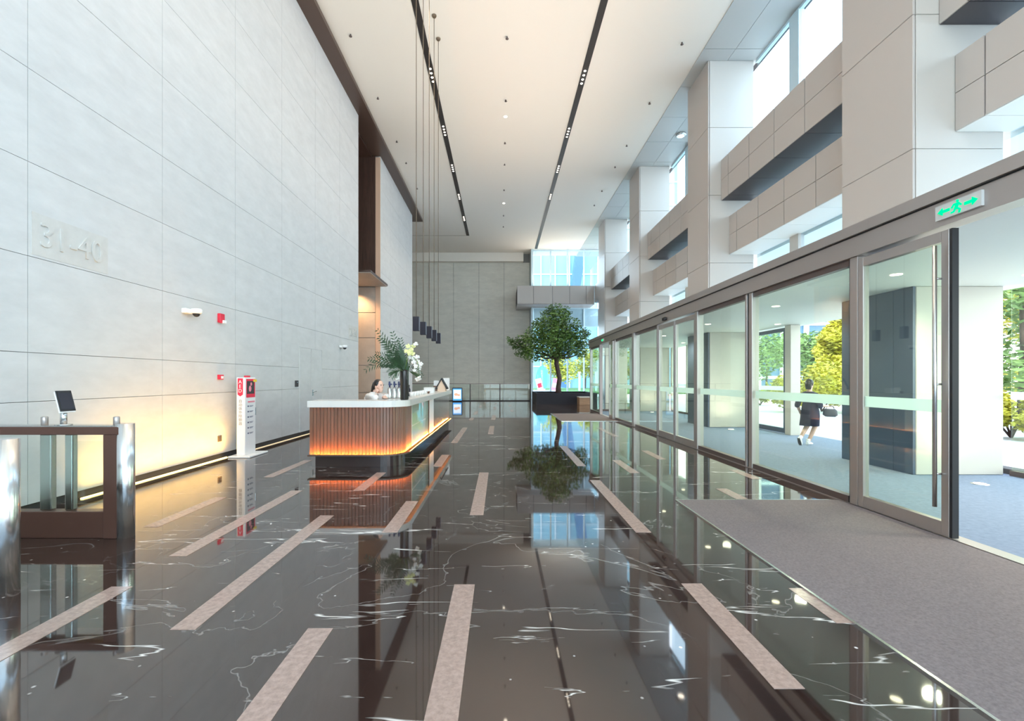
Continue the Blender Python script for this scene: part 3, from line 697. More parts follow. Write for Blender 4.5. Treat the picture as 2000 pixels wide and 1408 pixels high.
# slats on the front and round the corner
sw = .062
def slat_at(x, y, ang, wd):
    b = bmesh.new(); box(b, -wd / 2, wd / 2, -.012, .012, -.405, .405, bev=.005, seg=1)
    k = ('slat', round(wd, 3))
    if k not in _pm:
        me = bpy.data.meshes.new('slat'); b.to_mesh(me); me.materials.append(m_slat); _pm[k] = me
    b.free(); o = link('slat', _pm[k], t, (x, y, .613)); o.rotation_euler.z = ang
nf = 20; fw_ = (CX1 - rad - CX0 - .005) / nf
for k in range(nf): slat_at(CX0 + .005 + fw_ * (k + .5), CY0 + .09, 0, fw_ - .005)
arc = rad - .09; na = 11
for k in range(na):
    th = math.pi / 2 * (k + .5) / na
    slat_at(CX1 - rad + arc * math.sin(th), CY0 + rad - arc * math.cos(th), th, arc * math.pi / 2 / na - .004)
y = CY0 + rad
for k in range(8): slat_at(CX1 - .09, y + sw / 2 + k * sw, math.pi / 2, sw - .006)
ys = y + 8 * sw
# glass showcase, pale posts, satin panels on the long side
sh = obj('showcase', B(CX1 - 0.105, CX1 - 0.075, ys + .02, 10.7, .22, 1.01), M('showcase_back', (.60, .70, .64), .5), t)
obj('front_glass', B(CX1 - 0.075, CX1 - 0.067, ys + .02, 10.7, .22, 1.01), m_clear, sh)
obj('shelf', B(CX1 - 0.095, CX1 - 0.073, ys + .03, 10.4, .60, .62), m_white, sh)
obj('goods', B(CX1 - 0.095, CX1 - 0.076, ys + .05, 9.6, .64, .78), M('pastry_yellow', (.75, .68, .30), .6), sh)
obj('dark_item', B(CX1 - 0.095, CX1 - 0.076, ys + .05, 9.8, .82, .98), m_dkjoint, sh)
obj('red_label', B(CX1 - 0.095, CX1 - 0.076, 9.85, 10.25, .88, 1.0), m_pink, sh)
obj('tray', B(CX1 - 0.095, CX1 - 0.076, ys + .1, 10.1, .30, .55), m_paleblue, sh)
obj('post', B(CX1 - 0.105, CX1 - 0.065, 10.72, 10.82, .22, 1.01), m_dkjoint, t); obj('post', B(CX1 - 0.105, CX1 - 0.060, 10.84, 11.5, .22, 1.01), m_paleblue, t)
yy = 11.52
while yy < CY1 - .3:
    piece('side_panel', t, m_mirror, CX1 - 0.105, CX1 - 0.075, yy, yy + 1.2, .22, 1.01); yy += 1.21

ZT = 1.128
# vase with flowers
vx, vy = -1.705, 8.20
t = thing('flower_vase', (vx, vy, ZT), 'tall black vase of palm fronds and white orchids on the counter corner', 'vase')
b = bmesh.new(); lathe(b, vx, vy, [(.068, ZT), (.074, ZT + .02), (.078, ZT + .5), (.080, ZT + .535), (.066, ZT + .53), (.06, ZT + .4)], 24); obj('vase_body', b, m_wax, t)
def frond(end, droop, n=16, ll=.16, mat=m_palm):
    b = bmesh.new(); p0 = Vector((vx, vy, ZT + .5)); e = Vector(end); pts = []
    for i in range(13):
        u = i / 12; p = p0.lerp(e, u); p.z += droop * 4 * u * (1 - u) * .5; pts.append(p)
    path_tube(b, pts, [.005 * (1 - .7 * i / 12) for i in range(13)], 5)
    for i in range(3, 13):
        u = i / 12; d = (pts[min(i + 1, 12)] - pts[i - 1]).normalized(); side = d.cross(Vector((0, 1, .25))).normalized()
        for s in (-1, 1):
            L = ll * (1.1 - .75 * abs(u - .45) * 1.6); tip = pts[i] + d * L * .65 + side * s * L * .75 + Vector((0, 0, -.02)); md = pts[i].lerp(tip, .45); nrm = d * .014
            v = [b.verts.new(q) for q in (pts[i], md + nrm, tip, md - nrm)]; b.faces.new(v)
            v2 = [b.verts.new(q + Vector((0, .0015, 0))) for q in (pts[i], md + nrm, tip, md - nrm)]; b.faces.new(v2[::-1])
    obj('frond', b, mat, t)
Pz = lambda px, py, d: Vector(((px - 977) * d / 900, d, 1.5 + (740 - py) * d / 900))
for px, py, dd, dr_ in ((767, 650, 8.2, .0), (738, 645, 8.35, .10), (722, 700, 8.1, .12), (716, 721, 8.15, .30), (742, 660, 8.0, .1), (760, 726, 8.0, .1), (823, 732, 8.0, .12), (762, 676, 8.45, .05), (752, 664, 8.25, .1), (775, 668, 8.3, .0), (800, 690, 8.4, .0), (758, 690, 8.1, .1), (745, 712, 8.2, .18), (765, 735, 7.95, .16), (782, 662, 8.25, .0), (770, 700, 8.05, .05), (736, 690, 8.25, .1)):
    frond(Pz(px, py, dd), dr_, ll=.15)
def leafblade(end, wd):
    b = bmesh.new(); p0 = Vector((vx, vy, ZT + .5)); e = Vector(end); side = (e - p0).cross(Vector((0, 1, 0))).normalized() * wd; m_ = p0.lerp(e, .55)
    a = [b.verts.new(q) for q in (p0, m_ + side, e, m_ - side)]; b.faces.new(a); a2 = [b.verts.new(q + Vector((0, .003, 0))) for q in (p0, m_ + side, e, m_ - side)]; b.faces.new(a2[::-1]); obj('leaf_blade', b, m_palm, t)
for px, py, wd in ((785, 680, .05), (770, 690, .05), (795, 700, .05), (772, 705, .04), (800, 715, .04), (780, 668, .04)): leafblade(Pz(px, py, 8.18), wd)
def flower(c, s, mat):
    b = bmesh.new()
    for k in range(5):
        a = 2 * math.pi * k / 5 + rng.random(); ball(b, c + Vector((math.cos(a) * s * .55, -.01 + rng.uniform(-.01, .01), math.sin(a) * s * .55)), s * .5, s * .22, s * .42, 8, 6)
    ball(b, c + Vector((0, -.015, 0)), s * .25, s * .25, s * .25, 8, 6); obj('orchid_bloom', b, mat, t)
for px, py in ((797, 676), (803, 683), (808, 675), (800, 690), (794, 686), (806, 690)): flower(Pz(px, py, 8.05 + rng.uniform(0, .12)), .045, m_orchid_y)
for px, py in ((800, 697), (808, 699), (815, 697), (808, 707), (816, 706), (822, 711), (812, 715), (819, 719), (810, 722), (817, 727), (820, 738), (815, 741), (776, 738), (812, 672)): flower(Pz(px, py, 8.0 + rng.uniform(0, .15)), .042, m_orchid)
b = bmesh.new()
path_tube(b, [Vector((vx, vy, ZT + .5)), Pz(800, 690, 8.1), Pz(815, 705, 8.05), Pz(820, 740, 8.05)], [.005] * 4, 6); path_tube(b, [Vector((vx, vy, ZT + .5)), Pz(795, 700, 8.1), Pz(803, 678, 8.1)], [.005] * 3, 6); path_tube(b, [Vector((vx, vy, ZT + .5)), Pz(782, 722, 8.0), Pz(776, 738, 8.0)], [.004] * 3, 6); obj('flower_stem', b, m_leaf_g, t)

# pump flasks
fl = ['leftmost', 'middle', 'rightmost']; proto = None
for i, x in enumerate((-2.075, -1.985, -1.90)):
    lab = '%s of the three steel flasks with navy pump heads beside the vase' % fl[i]
    if proto is None:
        t = proto = thing('pump_flask', (x, 8.65, ZT), lab, 'flask', 'pump flasks on the counter')
        b = bmesh.new(); lathe(b, x, 8.65, [(.038, ZT), (.04, ZT + .02), (.04, ZT + .18), (.025, ZT + .215)], 18); obj('flask_body', b, m_steel, t)
        b = bmesh.new(); tube(b, (x, 8.65, ZT + .21), (x, 8.65, ZT + .26), .014)
        prism(b, [(x - .02, ZT + .255), (x + .012, ZT + .255), (x + .045, ZT + .262), (x + .045, ZT + .28), (x + .012, ZT + .285), (x + .012, ZT + .325), (x - .015, ZT + .325)], 'y', 8.632, 8.668); obj('pump_head', b, m_bluepump, t)
    else: t = copy_tree(proto); t.location = (x, 8.65, ZT); t['label'] = lab
# cups
pos = ['nearest', 'second', 'third', 'fourth', 'fifth', 'sixth']; proto = None
for i in range(6):
    y = 9.55 + i * .32; x = -1.84; lab = '%s white cup in the row standing on the counter behind the vase' % pos[i]
    if proto is None:
        t = proto = thing('cup', (x, y, ZT), lab, 'cup', 'white cups on the counter')
        b = bmesh.new(); lathe(b, x, y, [(.035, ZT), (.052, ZT + .10), (.046, ZT + .098), (.03, ZT + .012)], 18); obj('cup_body', b, m_white, t)
        b = bmesh.new(); path_tube(b, [(x + .048, y, ZT + .08), (x + .075, y, ZT + .075), (x + .075, y, ZT + .04), (x + .042, y, ZT + .03)], [.005] * 4, 6); obj('handle', b, m_white, t)
    else: t = copy_tree(proto); t.location = (x, y, ZT); t['label'] = lab
t = thing('dark_bottle', (-1.97, 9.95, ZT), 'small dark bottle behind the white cups on the counter', 'bottle')
b = bmesh.new(); lathe(b, -1.97, 9.95, [(.03, ZT), (.032, ZT + .15), (.014, ZT + .18), (.014, ZT + .22)], 16); obj('body', b, m_navy, t); obj('cap', lathe(bmesh.new(), -1.97, 9.95, [(.017, ZT + .22), (.017, ZT + .245)], 12), m_black, t)
t = thing('paper_box', (-1.86, 12.1, ZT), 'pale square box beside a brown bowl on the counter', 'box')
obj('box_body', B(-1.99, -1.73, 12.0, 12.2, ZT, ZT + .13, bev=.004), m_white, t); obj('lid', B(-1.995, -1.725, 11.995, 12.205, ZT + .13, ZT + .155), m_cream, t)
t = thing('bowl', (-1.84, 11.8, ZT), 'small brown bowl in front of the pale box', 'bowl')
b = bmesh.new(); lathe(b, -1.84, 11.8, [(.025, ZT), (.045, ZT + .055), (.038, ZT + .053), (.02, ZT + .012)], 16); obj('bowl_body', b, m_slat, t); obj('rim', lathe(bmesh.new(), -1.84, 11.8, [(.046, ZT + .052), (.046, ZT + .058)], 16), m_bronze, t)
t = thing('house_display', (-1.76, 13.8, ZT), 'small house-shaped display with black roof at the far counter end', 'display')
b = bmesh.new(); prism(b, [(-1.88, ZT), (-1.64, ZT), (-1.64, ZT + .14), (-1.76, ZT + .36), (-1.88, ZT + .14)], 'y', 13.8, 14.05); obj('house_front', b, M('house_cream', (.80, .58, .42), .6), t)
for s_ in (-1, 1):
    b = bmesh.new(); prism(b, [(-1.76, ZT + .40), (-1.76, ZT + .35), (-1.76 + s_ * .155, ZT + .06), (-1.76 + s_ * .185, ZT + .08)], 'y', 13.76, 14.09); obj('roof_side', b, m_black, t)
t = thing('menu_board', (-1.70, 14.6, ZT), 'white upright board behind the house-shaped display', 'board')
obj('board', B(-1.80, -1.605, 14.58, 14.60, ZT + .012, ZT + .40, bev=.003), m_white, t); obj('foot', B(-1.78, -1.62, 14.53, 14.65, ZT, ZT + .012), m_steel, t)
t = thing('menu_card', (-1.98, 14.3, ZT), 'small white card left of the house-shaped display', 'card')
obj('card', B(-2.06, -1.90, 14.29, 14.30, ZT + .16, ZT + .32), m_white, t); obj('block', B(-2.07, -1.89, 14.26, 14.34, ZT, ZT + .16, bev=.004), m_slat, t)

# ================================================================== FAR HALL
# glass balustrade
t = thing('glass_balustrade', (-.5, 31.4, 0), 'low glass balustrade with dark posts before the back wall', 'railing')
xs = [-8.2, -6.15, -4.1, -2.05, -.02, 2.05]
for x in xs: piece('post', t, m_dkjoint, x - .03, x + .03, 31.37, 31.43, .0, 1.15)
for a, b_ in zip(xs, xs[1:]): piece('glass_panel', t, m_clear, a + .04, b_ - .04, 31.39, 31.405, .06, 1.13)
piece('base_rail', t, m_dkjoint, xs[0], xs[-1], 31.36, 31.44, .0, .06); piece('handrail', t, m_bronze_d, xs[0], xs[-1], 31.38, 31.42, 1.15, 1.19)
# digital display
t = thing('display_screen', (-2.85, 30.6, 0), 'blue standing advertising screen at the end of the counter', 'screen')
obj('casing', B(-3.18, -2.52, 30.58, 30.68, 0, .92, bev=.01), m_navy, t); s_ = obj('screen', B(-3.14, -2.56, 30.572, 30.578, .07, .86), m_screen, t)
obj('picture', B(-3.10, -2.60, 30.566, 30.571, .18, .78), m_screenw, s_)
b = bmesh.new(); ball(b, (-2.93, 30.564, .47), .13, .004, .09); ball(b, (-2.76, 30.564, .43), .10, .004, .07); obj('food_picture', b, m_screeno, s_)

# planter and tree
t = thing('planter', (3.9, 29.2, 0), 'long low navy planter box holding the indoor tree', 'planter')
b = bmesh.new()
for a in ((2.15, 5.75, 27.3, 27.4), (2.15, 5.75, 31.0, 31.1), (2.15, 2.25, 27.4, 31.0), (5.65, 5.75, 27.4, 31.0)): box(b, *a, 0, .66)
obj('walls', b, m_navyplanter, t); obj('soil', B(2.25, 5.65, 27.4, 31.0, 0, .56), M('soil', (.04, .03, .025), .95, noise=(20, .4), bump=(40, .6)), t)
t = thing('bench', (5.0, 26.9, 0), 'light wooden bench in front of the navy planter', 'bench')
obj('bench_body', B(4.55, 5.28, 26.5, 27.28, 0, .42, bev=.01), m_benchwood, t); obj('seat_top', B(4.53, 5.30, 26.48, 27.28, .42, .47, bev=.008), m_cream, t)

def leaf_cloud(blobs, n, size, seed, flat=.35):
    r = random.Random(seed); vs = []; fs = []
    wts = [b[1] ** 2 for b in blobs]
    for _ in range(n):
        c, rad_ = r.choices(blobs, wts)[0][:2]
        d = Vector((r.gauss(0, 1), r.gauss(0, 1), r.gauss(0, 1))).normalized(); p = Vector(c) + Vector((d.x, d.y, d.z * .8)) * rad_ * (r.random() ** .35)
        a = Vector((r.gauss(0, 1), r.gauss(0, 1), r.gauss(0, 1) * flat)).normalized(); nn = (d * .6 + Vector((r.gauss(0, .5), r.gauss(0, .5), r.gauss(.4, .5)))).normalized()
        b_ = a.cross(nn)
        if b_.length < .1: continue
        b_.normalize(); s = size * r.uniform(.7, 1.3); k = len(vs)
        vs += [p - a * s, p + b_ * s * .42 + nn * s * .12, p + a * s, p - b_ * s * .42 + nn * s * .12]; fs += [(k, k + 1, k + 2), (k, k + 2, k + 3)]
    return vs, fs
def cloud_obj(name, blobs, n, size, seed, mat, parent):
    vs, fs = leaf_cloud(blobs, n, size, seed); o0 = wloc(parent)
    me = bpy.data.meshes.new(name); me.from_pydata([v - o0 for v in vs], [], fs); me.materials.append(mat)
    o = link(name, me, parent); o['kind'] = 'stuff'; return o
TX, TY = 3.60, 28.4
t = thing('indoor_tree', (TX, TY, .56), 'large green indoor tree with spreading crown in the navy planter', 'tree')
b = bmesh.new()
path_tube(b, [(TX, TY, .5), (TX - .02, TY, 1.0), (TX + .06, TY, 1.5), (TX - .04, TY, 2.0), (TX - .14, TY, 2.45), (TX - .10, TY, 2.9)], [.19, .155, .14, .135, .14, .13], 12); obj('trunk', b, m_bark, t)
def tpx(px, py, d): return ((px - 977) * d / 900, d, 1.5 + (740 - py) * d / 900)
blobs = []
for px, py, d, r_ in ((1085, 622, 28.4, .95), (1066, 640, 28.2, .9), (1108, 640, 28.3, .95), (1046, 655, 28.3, .8), (1084, 650, 27.8, 1.0), (1126, 655, 28.4, .8), (1075, 672, 28.0, .95), (1105, 672, 28.2, .9), (1040, 675, 28.2, .75), (1016, 668, 28.4, .55), (1006, 672, 28.5, .42), (1020, 688, 28.3, .5), (1040, 692, 28.1, .6), (1066, 692, 28.6, .7), (1095, 690, 28.5, .7), (1125, 682, 28.2, .65), (1140, 672, 28.5, .5), (1143, 652, 28.6, .4), (1085, 606, 28.4, .55), (1070, 612, 28.6, .5), (1102, 610, 28.7, .5), (1085, 650, 29.3, 1.1), (1060, 665, 29.4, 1.0), (1110, 665, 29.4, 1.0), (1135, 690, 28.8, .45), (996, 664, 28.4, .28), (1052, 632, 28.6, .5)):
    blobs.append((Vector(tpx(px, py, d)), r_))
cloud_obj('crown', blobs, 11500, .085, 3, m_leaf, t)
b = bmesh.new()
for c, r_ in blobs[::2]:
    p0 = Vector((TX - .10, TY, 2.8)); path_tube(b, [p0, p0.lerp(c, .5) + Vector((0, 0, -.12)), c], [.075, .045, .02], 6)
obj('branches', b, m_bark, t)

# ================================================================== PEOPLE
def head(bm, c, fwd, s=1.0):
    """skull, jaw, nose, ears, lips as one mesh; c = centre of head, fwd = horizontal look direction"""
    f = Vector(fwd).normalized(); up = Vector((0, 0, 1)); rt_ = f.cross(up).normalized()
    q = Matrix((rt_, f, up)).transposed()
    prof = [(-.120, .030, .035, .035), (-.108, .044, .052, .028), (-.085, .056, .070, .016), (-.05, .066, .083, .005), (-.01, .073, .092, .0), (.03, .077, .097, -.004), (.065, .072, .092, -.008), (.095, .055, .072, -.01), (.112, .030, .042, -.01), (.118, .008, .012, -.01)]
    loft(bm, [(Vector(c) + q @ Vector((0, oy * s, z * s)), rx * s, ry * s, q) for z, rx, ry, oy in prof], 18)
    def at(x, y, z): return Vector(c) + q @ Vector((x * s, y * s, z * s))
    loft(bm, [(at(0, .082, .012), .006 * s, .008 * s, q), (at(0, .098, -.022), .013 * s, .014 * s, q), (at(0, .09, -.034), .010 * s, .008 * s, q)], 8)
    for sd in (-1, 1): ball(bm, at(sd * .078, -.008, -.012), .010 * s, .018 * s, .030 * s, 8, 6)
    ball(bm, at(0, .082, -.062), .022 * s, .010 * s, .008 * s, 8, 6)
    return q
def limb(bm, pts, rads, n=10):
    path_tube(bm, pts, rads, n); 
    for p, r_ in zip(pts[1:-1], rads[1:-1]): ball(bm, p, r_ * 1.0, u=10, v=7)
def hand(bm, w, d, up, s=1.0, curl=.4):
    """palm and five fingers from wrist w, pointing along d, palm normal up"""
    d = Vector(d).normalized(); u = Vector(up); u = (u - d * u.dot(d)).normalized(); sd = d.cross(u); w = Vector(w)
    loft(bm, [(w + d * k * s, rx * s, ry * s, Matrix((sd, u, d)).transposed()) for k, rx, ry in ((0, .026, .02), (.03, .036, .019), (.07, .040, .016), (.088, .036, .012))], 10)
    for i, (o, L) in enumerate(((-.030, .062), (-.010, .074), (.010, .070), (.029, .052))):
        b0 = w + (d * .083 + sd * o) * s; b1 = b0 + (d * L * .5 - u * curl * .012) * s; b2 = b1 + (d * L * .4 - u * curl * .035) * s
        path_tube(bm, [b0, b1, b2], [.0095 * s, .0085 * s, .006 * s], 6)
    b0 = w + (d * .025 - sd * .03) * s; b1 = b0 + (d * .032 - sd * .024 - u * .006) * s; b2 = b1 + (d * .028 - sd * .006 - u * .01) * s
    path_tube(bm, [b0, b1, b2], [.012 * s, .010 * s, .007 * s], 6)

# receptionist seated behind the counter, head on her hand
HX, HY, HZ = -2.27, 8.62, 1.365
t = thing('person', (HX - .12, HY + .12, 0), 'woman in a white blouse seated behind the counter resting her cheek on her hand', 'person')
fw = Vector((.85, -.5, 0)).normalized(); rt_ = fw.cross(Vector((0, 0, 1)))
b = bmesh.new(); head(b, (HX, HY, HZ), fw, .98)
ch = Vector((HX, HY, 0)) - fw * .10
limb(b, [Vector((HX, HY, HZ - .09)) - fw * .02, ch + Vector((0, 0, 1.25))], [.05, .055])
hip = ch - fw * .12 + Vector((0, 0, .66))
loft(b, [(hip + Vector((0, 0, 0)), .16, .12), (hip.lerp(ch + Vector((0, 0, 1.0)), .5), .13, .10), (ch + Vector((0, 0, 1.0)), .16, .105), (ch + Vector((0, 0, 1.18)), .17, .09), (ch + Vector((0, 0, 1.25)), .07, .06)], 16)
for sd in (-1, 1):
    h0 = hip + rt_ * sd * .09; k0 = h0 + fw * .10 + Vector((0, .34, -.02)); f0 = k0 + Vector((0, .02, -.42))
    limb(b, [h0, k0, f0], [.08, .06, .04])
    limb(b, [f0, f0 + Vector((.02, .13, -.03))], [.04, .03])
Lsh = ch + rt_ * -.17 + Vector((0, 0, 1.17)); Rsh = ch + rt_ * .17 + Vector((0, 0, 1.17))
cheek = Vector((HX, HY, HZ - .035)) + rt_ * .085 + fw * .03
el = Vector((HX + .02, HY - .30, 1.165))
limb(b, [Rsh, el, cheek - Vector((0, 0, .085))], [.05, .04, .026]); hand(b, cheek - Vector((0, 0, .09)), Vector((.1, 0, 1)) + fw * .15, -rt_, .9, .8)
el2 = Lsh + Vector((.16, -.10, -.02)); el2.z = 1.175
limb(b, [Lsh, el2, Vector((HX + .14, HY - .22, 1.165))], [.05, .04, .028]); hand(b, Vector((HX + .14, HY - .22, 1.163)), (.4, -.6, 0), (0, 0, 1), .9, .3)
obj('body', b, m_skin, t)
b = bmesh.new()
loft(b, [(hip + Vector((0, 0, .02)), .175, .135), (hip.lerp(ch + Vector((0, 0, 1.0)), .5), .15, .12), (ch + Vector((0, 0, 1.0)), .185, .125), (ch + Vector((0, 0, 1.15)), .205, .115), (ch + Vector((0, 0, 1.215)), .15, .09), (ch + Vector((0, 0, 1.255)), .075, .066)], 20)
limb(b, [Rsh, el, el.lerp(cheek - Vector((0, 0, .085)), .55)], [.068, .055, .045]); limb(b, [Lsh, el2, el2.lerp(Vector((HX + .14, HY - .22, 1.17)), .7)], [.068, .055, .042])
obj('blouse', b, m_cloth_w, t)
b = bmesh.new(); hc = Vector((HX, HY, HZ)) - fw * .022
ball(b, hc + Vector((0, 0, .040)), .088, .092, .092, 18, 12)
bmesh.ops.translate(b, vec=(0, 0, 0), verts=b.verts)
loft(b, [(hc - fw * .065 + Vector((0, 0, .07)), .05, .045), (hc - fw * .095 + Vector((0, 0, -.01)), .055, .04), (hc - fw * .125 + Vector((0, 0, -.09)), .045, .03), (hc - fw * .16 + Vector((0, 0, -.17)), .022, .016)], 12)
obj('hair', b, m_hair, t)
b = bmesh.new(); qq = Matrix((rt_, fw, Vector((0, 0, 1)))).transposed()
for sd in (-1, 1): ball(b, Vector((HX, HY, HZ)) + qq @ Vector((sd * .030, .084, .012)), .011, .007, .006, 8, 6); ball(b, Vector((HX, HY, HZ)) + qq @ Vector((sd * .032, .086, .030)), .016, .006, .004, 8, 6)
obj('eyes', b, m_hair, t)
st = thing('bar_stool', (hip.x, hip.y, 0), 'stool hidden behind the counter under the seated woman', 'stool')
obj('seat', lathe(bmesh.new(), hip.x, hip.y, [(.17, .54), (.18, .56), (.17, .585)], 20), m_navy, st); obj('column', T((hip.x, hip.y, .03), (hip.x, hip.y, .54), .03), m_steel, st); obj('base', lathe(bmesh.new(), hip.x, hip.y, [(.17, 0), (.17, .02), (.04, .035)], 20), m_steel, st)

# woman walking away through the vestibule
D = 10.55; PX = 7.07
t = thing('person', (PX, D, 0), 'person in a dark knee-length dress walking away outside the glass door', 'person')
fw = Vector((.85, .53, 0)).normalized(); rt_ = fw.cross(Vector((0, 0, 1)))
o_ = Vector((PX, D, 0)); hp = o_ + fw * .05 + Vector((0, 0, .80)); U = Vector((0, 0, 1))
b = bmesh.new(); hd_ = o_ + fw * .03 + U * 1.385; head(b, hd_, fw, .93)
limb(b, [hd_ - U * .09, o_ + U * 1.17], [.047, .052])
Mq = Matrix((rt_, fw, U)).transposed()
loft(b, [(hp - U * .06, .15, .11, Mq), (hp + U * .12, .12, .09, Mq), (o_ + U * 1.06, .145, .09, Mq), (o_ + U * 1.16, .15, .075, Mq), (o_ + U * 1.22, .06, .055, Mq)], 16)
# standing leg (right), trailing leg (left)
k1 = hp + rt_ * .08 + fw * .06 - U * .38; a1 = o_ + rt_ * .03 - fw * .10 + U * .07
limb(b, [hp + rt_ * .08 - U * .03, k1, a1], [.08, .055, .034])
k2 = hp - rt_ * .07 + fw * .02 - U * .38; a2 = o_ - rt_ * .05 - fw * .31 + U * .14
limb(b, [hp - rt_ * .08 - U * .03, k2, a2], [.08, .055, .034])
Rs = o_ + rt_ * .17 + U * 1.14; Re = Rs + rt_ * .05 - U * .25 + fw * .02; Rw = Re + rt_ * .10 + fw * .16 + U * .0
limb(b, [Rs, Re, Rw], [.045, .036, .025]); hand(b, Rw, rt_ * .5 + fw * .8, U, .9, .9)
Ls = o_ - rt_ * .17 + U * 1.14; Le = Ls - rt_ * .06 - U * .25 - fw * .04; Lw = Le + fw * .10 - U * .2 + rt_ * .03
limb(b, [Ls, Le, Lw], [.045, .036, .025]); hand(b, Lw, -U + fw * .3, rt_, .9, .4)
obj('body', b, m_skin, t)
b = bmesh.new()
loft(b, [(o_ + U * .43 + fw * .01, .20, .165, Mq), (hp - U * .15, .195, .15, Mq), (hp + U * .0, .18, .13, Mq), (hp + U * .16, .155, .115, Mq), (o_ + U * 1.08, .175, .115, Mq), (o_ + U * 1.17, .19, .09, Mq), (o_ + U * 1.215, .085, .07, Mq)], 22)
limb(b, [Rs, Re, Re.lerp(Rw, .1)], [.065, .058, .058]); limb(b, [Ls, Le, Le.lerp(Lw, .1)], [.065, .058, .058])
obj('dress', b, m_cloth_d, t)
b = bmesh.new(); ball(b, hd_ - fw * .018 + U * .025, .083, .09, .095, 18, 12); loft(b, [(hd_ - fw * .06 + U * .05, .07, .05, Mq), (hd_ - fw * .065 - U * .05, .068, .045, Mq), (hd_ - fw * .06 - U * .12, .055, .03, Mq)], 14)
obj('hair', b, m_hair, t)
b = bmesh.new(); qf = Mq
loft(b, [(a1 - fw * .06 - U * .025, .028, .035, Matrix((rt_, U, fw)).transposed()), (a1 - fw * .02 - U * .02, .036, .05, Matrix((rt_, U, fw)).transposed()), (a1 + fw * .10 - U * .04, .04, .03, Matrix((rt_, U, fw)).transposed()), (a1 + fw * .17 - U * .05, .025, .018, Matrix((rt_, U, fw)).transposed())], 12)
limb(b, [a1 - U * .02, a1 + U * .07], [.042, .04])
fd = (fw * .45 - U * .9).normalized(); fu = (fw * .9 + U * .45).normalized(); mf = Matrix((rt_, fu, fd)).transposed()
loft(b, [(a2 - fd * .05, .028, .035, mf), (a2, .036, .05, mf), (a2 + fd * .11 - fu * .015, .04, .03, mf), (a2 + fd * .165 - fu * .02, .025, .018, mf)], 12)
limb(b, [a2 + U * .0, a2.lerp(k2, .18)], [.042, .04])
obj('shoes', b, M('white_shoe', (.8, .8, .82), .6), t)
b = bmesh.new(); loft(b, [(a2 - fd * .05 - fu * .045, .03, .006, Matrix((rt_, fu, fd)).transposed()), (a2 + fd * .08 - fu * .045, .038, .007, mf), (a2 + fd * .16 - fu * .04, .024, .006, mf)], 10); obj('sole', b, m_dkjoint, t)
bg_ = thing('shoulder_bag', tuple(Rw + rt_ * .06 - U * .1), 'grey soft bag carried on the arm of the walking person', 'bag')
b = bmesh.new(); c_ = Rw + rt_ * .03 - U * .14; loft(b, [(c_ - U * .10, .10, .035, Mq), (c_ - U * .06, .15, .05, Mq), (c_ + U * .04, .14, .045, Mq), (c_ + U * .08, .11, .02, Mq)], 16); obj('bag_body', b, m_greycl, bg_)
b = bmesh.new(); path_tube(b, [c_ - rt_ * .09 + U * .07, c_ - rt_ * .04 + U * .15, c_ + rt_ * .04 + U * .15, c_ + rt_ * .09 + U * .07], [.008] * 4, 6); obj('bag_handle', b, m_greycl, bg_)

# ================================================================== OUTSIDE
def tree(name, x, y, h, cr_, mat, seed, label, n=2600, size=.16, trunk=.12, cat='tree', group=None, low=.35):
    t = thing(name, (x, y, -.02), label, cat, group); r = random.Random(seed)
    b = bmesh.new(); path_tube(b, [(x, y, -.02), (x + .1, y, h * .35), (x, y, h * .75)], [trunk, trunk * .8, trunk * .4], 8); obj('trunk', b, m_bark, t)
    bl = []
    for _ in range(14):
        a = r.uniform(0, 6.28); q = r.uniform(0, .75) * cr_; z = h * low + (h * (1 - low)) * r.random(); k = cr_ * r.uniform(.32, .5)
        bl.append((Vector((x + q * math.cos(a), y + q * math.sin(a), min(max(z, k * .5), h - k * .6))), k))
    cloud_obj('crown', bl, n, size, seed, mat, t)
def shrub(x, y, wx, wy, h, mat, seed, label, n=1500, size=.10):
    t = thing('shrub', (x, y, -.02), label, 'shrub'); r = random.Random(seed)
    b = bmesh.new()
    for k in range(5): path_tube(b, [(x, y, -.02), (x + r.uniform(-.2, .2) * wx, y + r.uniform(-.2, .2) * wy, h * .6)], [.03, .012], 6)
    obj('stems', b, m_bark, t)
    cloud_obj('foliage', [(Vector((x + r.uniform(-.5, .5) * wx, y + r.uniform(-.5, .5) * wy, h * r.uniform(.3, .75))), h * r.uniform(.28, .4)) for _ in range(10)], n, size, seed, mat, t)
# to the right, seen through the doors
shrub(15.0, 21.5, 4.4, 3, 1.9, m_leaf_y, 11, 'bright yellow-green shrub seen through the glass left of the walking person', 2600, .12)
shrub(19.2, 28, 3.8, 2.4, 2.45, m_leaf_y, 12, 'wide yellow shrub behind the walking person', 3800, .16)
shrub(15.0, 26.6, 3, .8, .9, m_leaf_y, 13, 'low yellow hedge row behind the walking person', 1500, .10)
tree('street_tree', 23.0, 31.4, 5.6, 1.7, m_leaf_y, 14, 'tall yellow-leaved tree right of the walking person', 4200, .2)
tree('street_tree', 27, 40, 5.3, 4.0, m_leaf_g, 15, 'dark green tree behind the yellow shrub', 4200, .2)
tree('street_tree', 30, 52, 6.5, 4.0, m_leaf_g, 16, 'green tree farthest along the plaza behind the glass doors', 2600, .2)
tree('street_tree', 16.5, 14.6, 6.5, 2.2, m_leaf_g, 17, 'leafy green tree at the right edge of the photo', 5000, .13, low=.2)
tree('street_tree', 20.5, 17.6, 7.5, 2.4, m_leaf_y, 18, 'yellow-green tree behind the one at the right edge', 3600, .16, low=.2)
shrub(13.2, 11.9, 1.4, 3.2, 1.25, m_leaf_y, 19, 'low hedge under the tree at the right edge', 5000, .08)
t = thing('office_building', (42, 62, 0), 'blue glass office block behind the green trees', 'building')
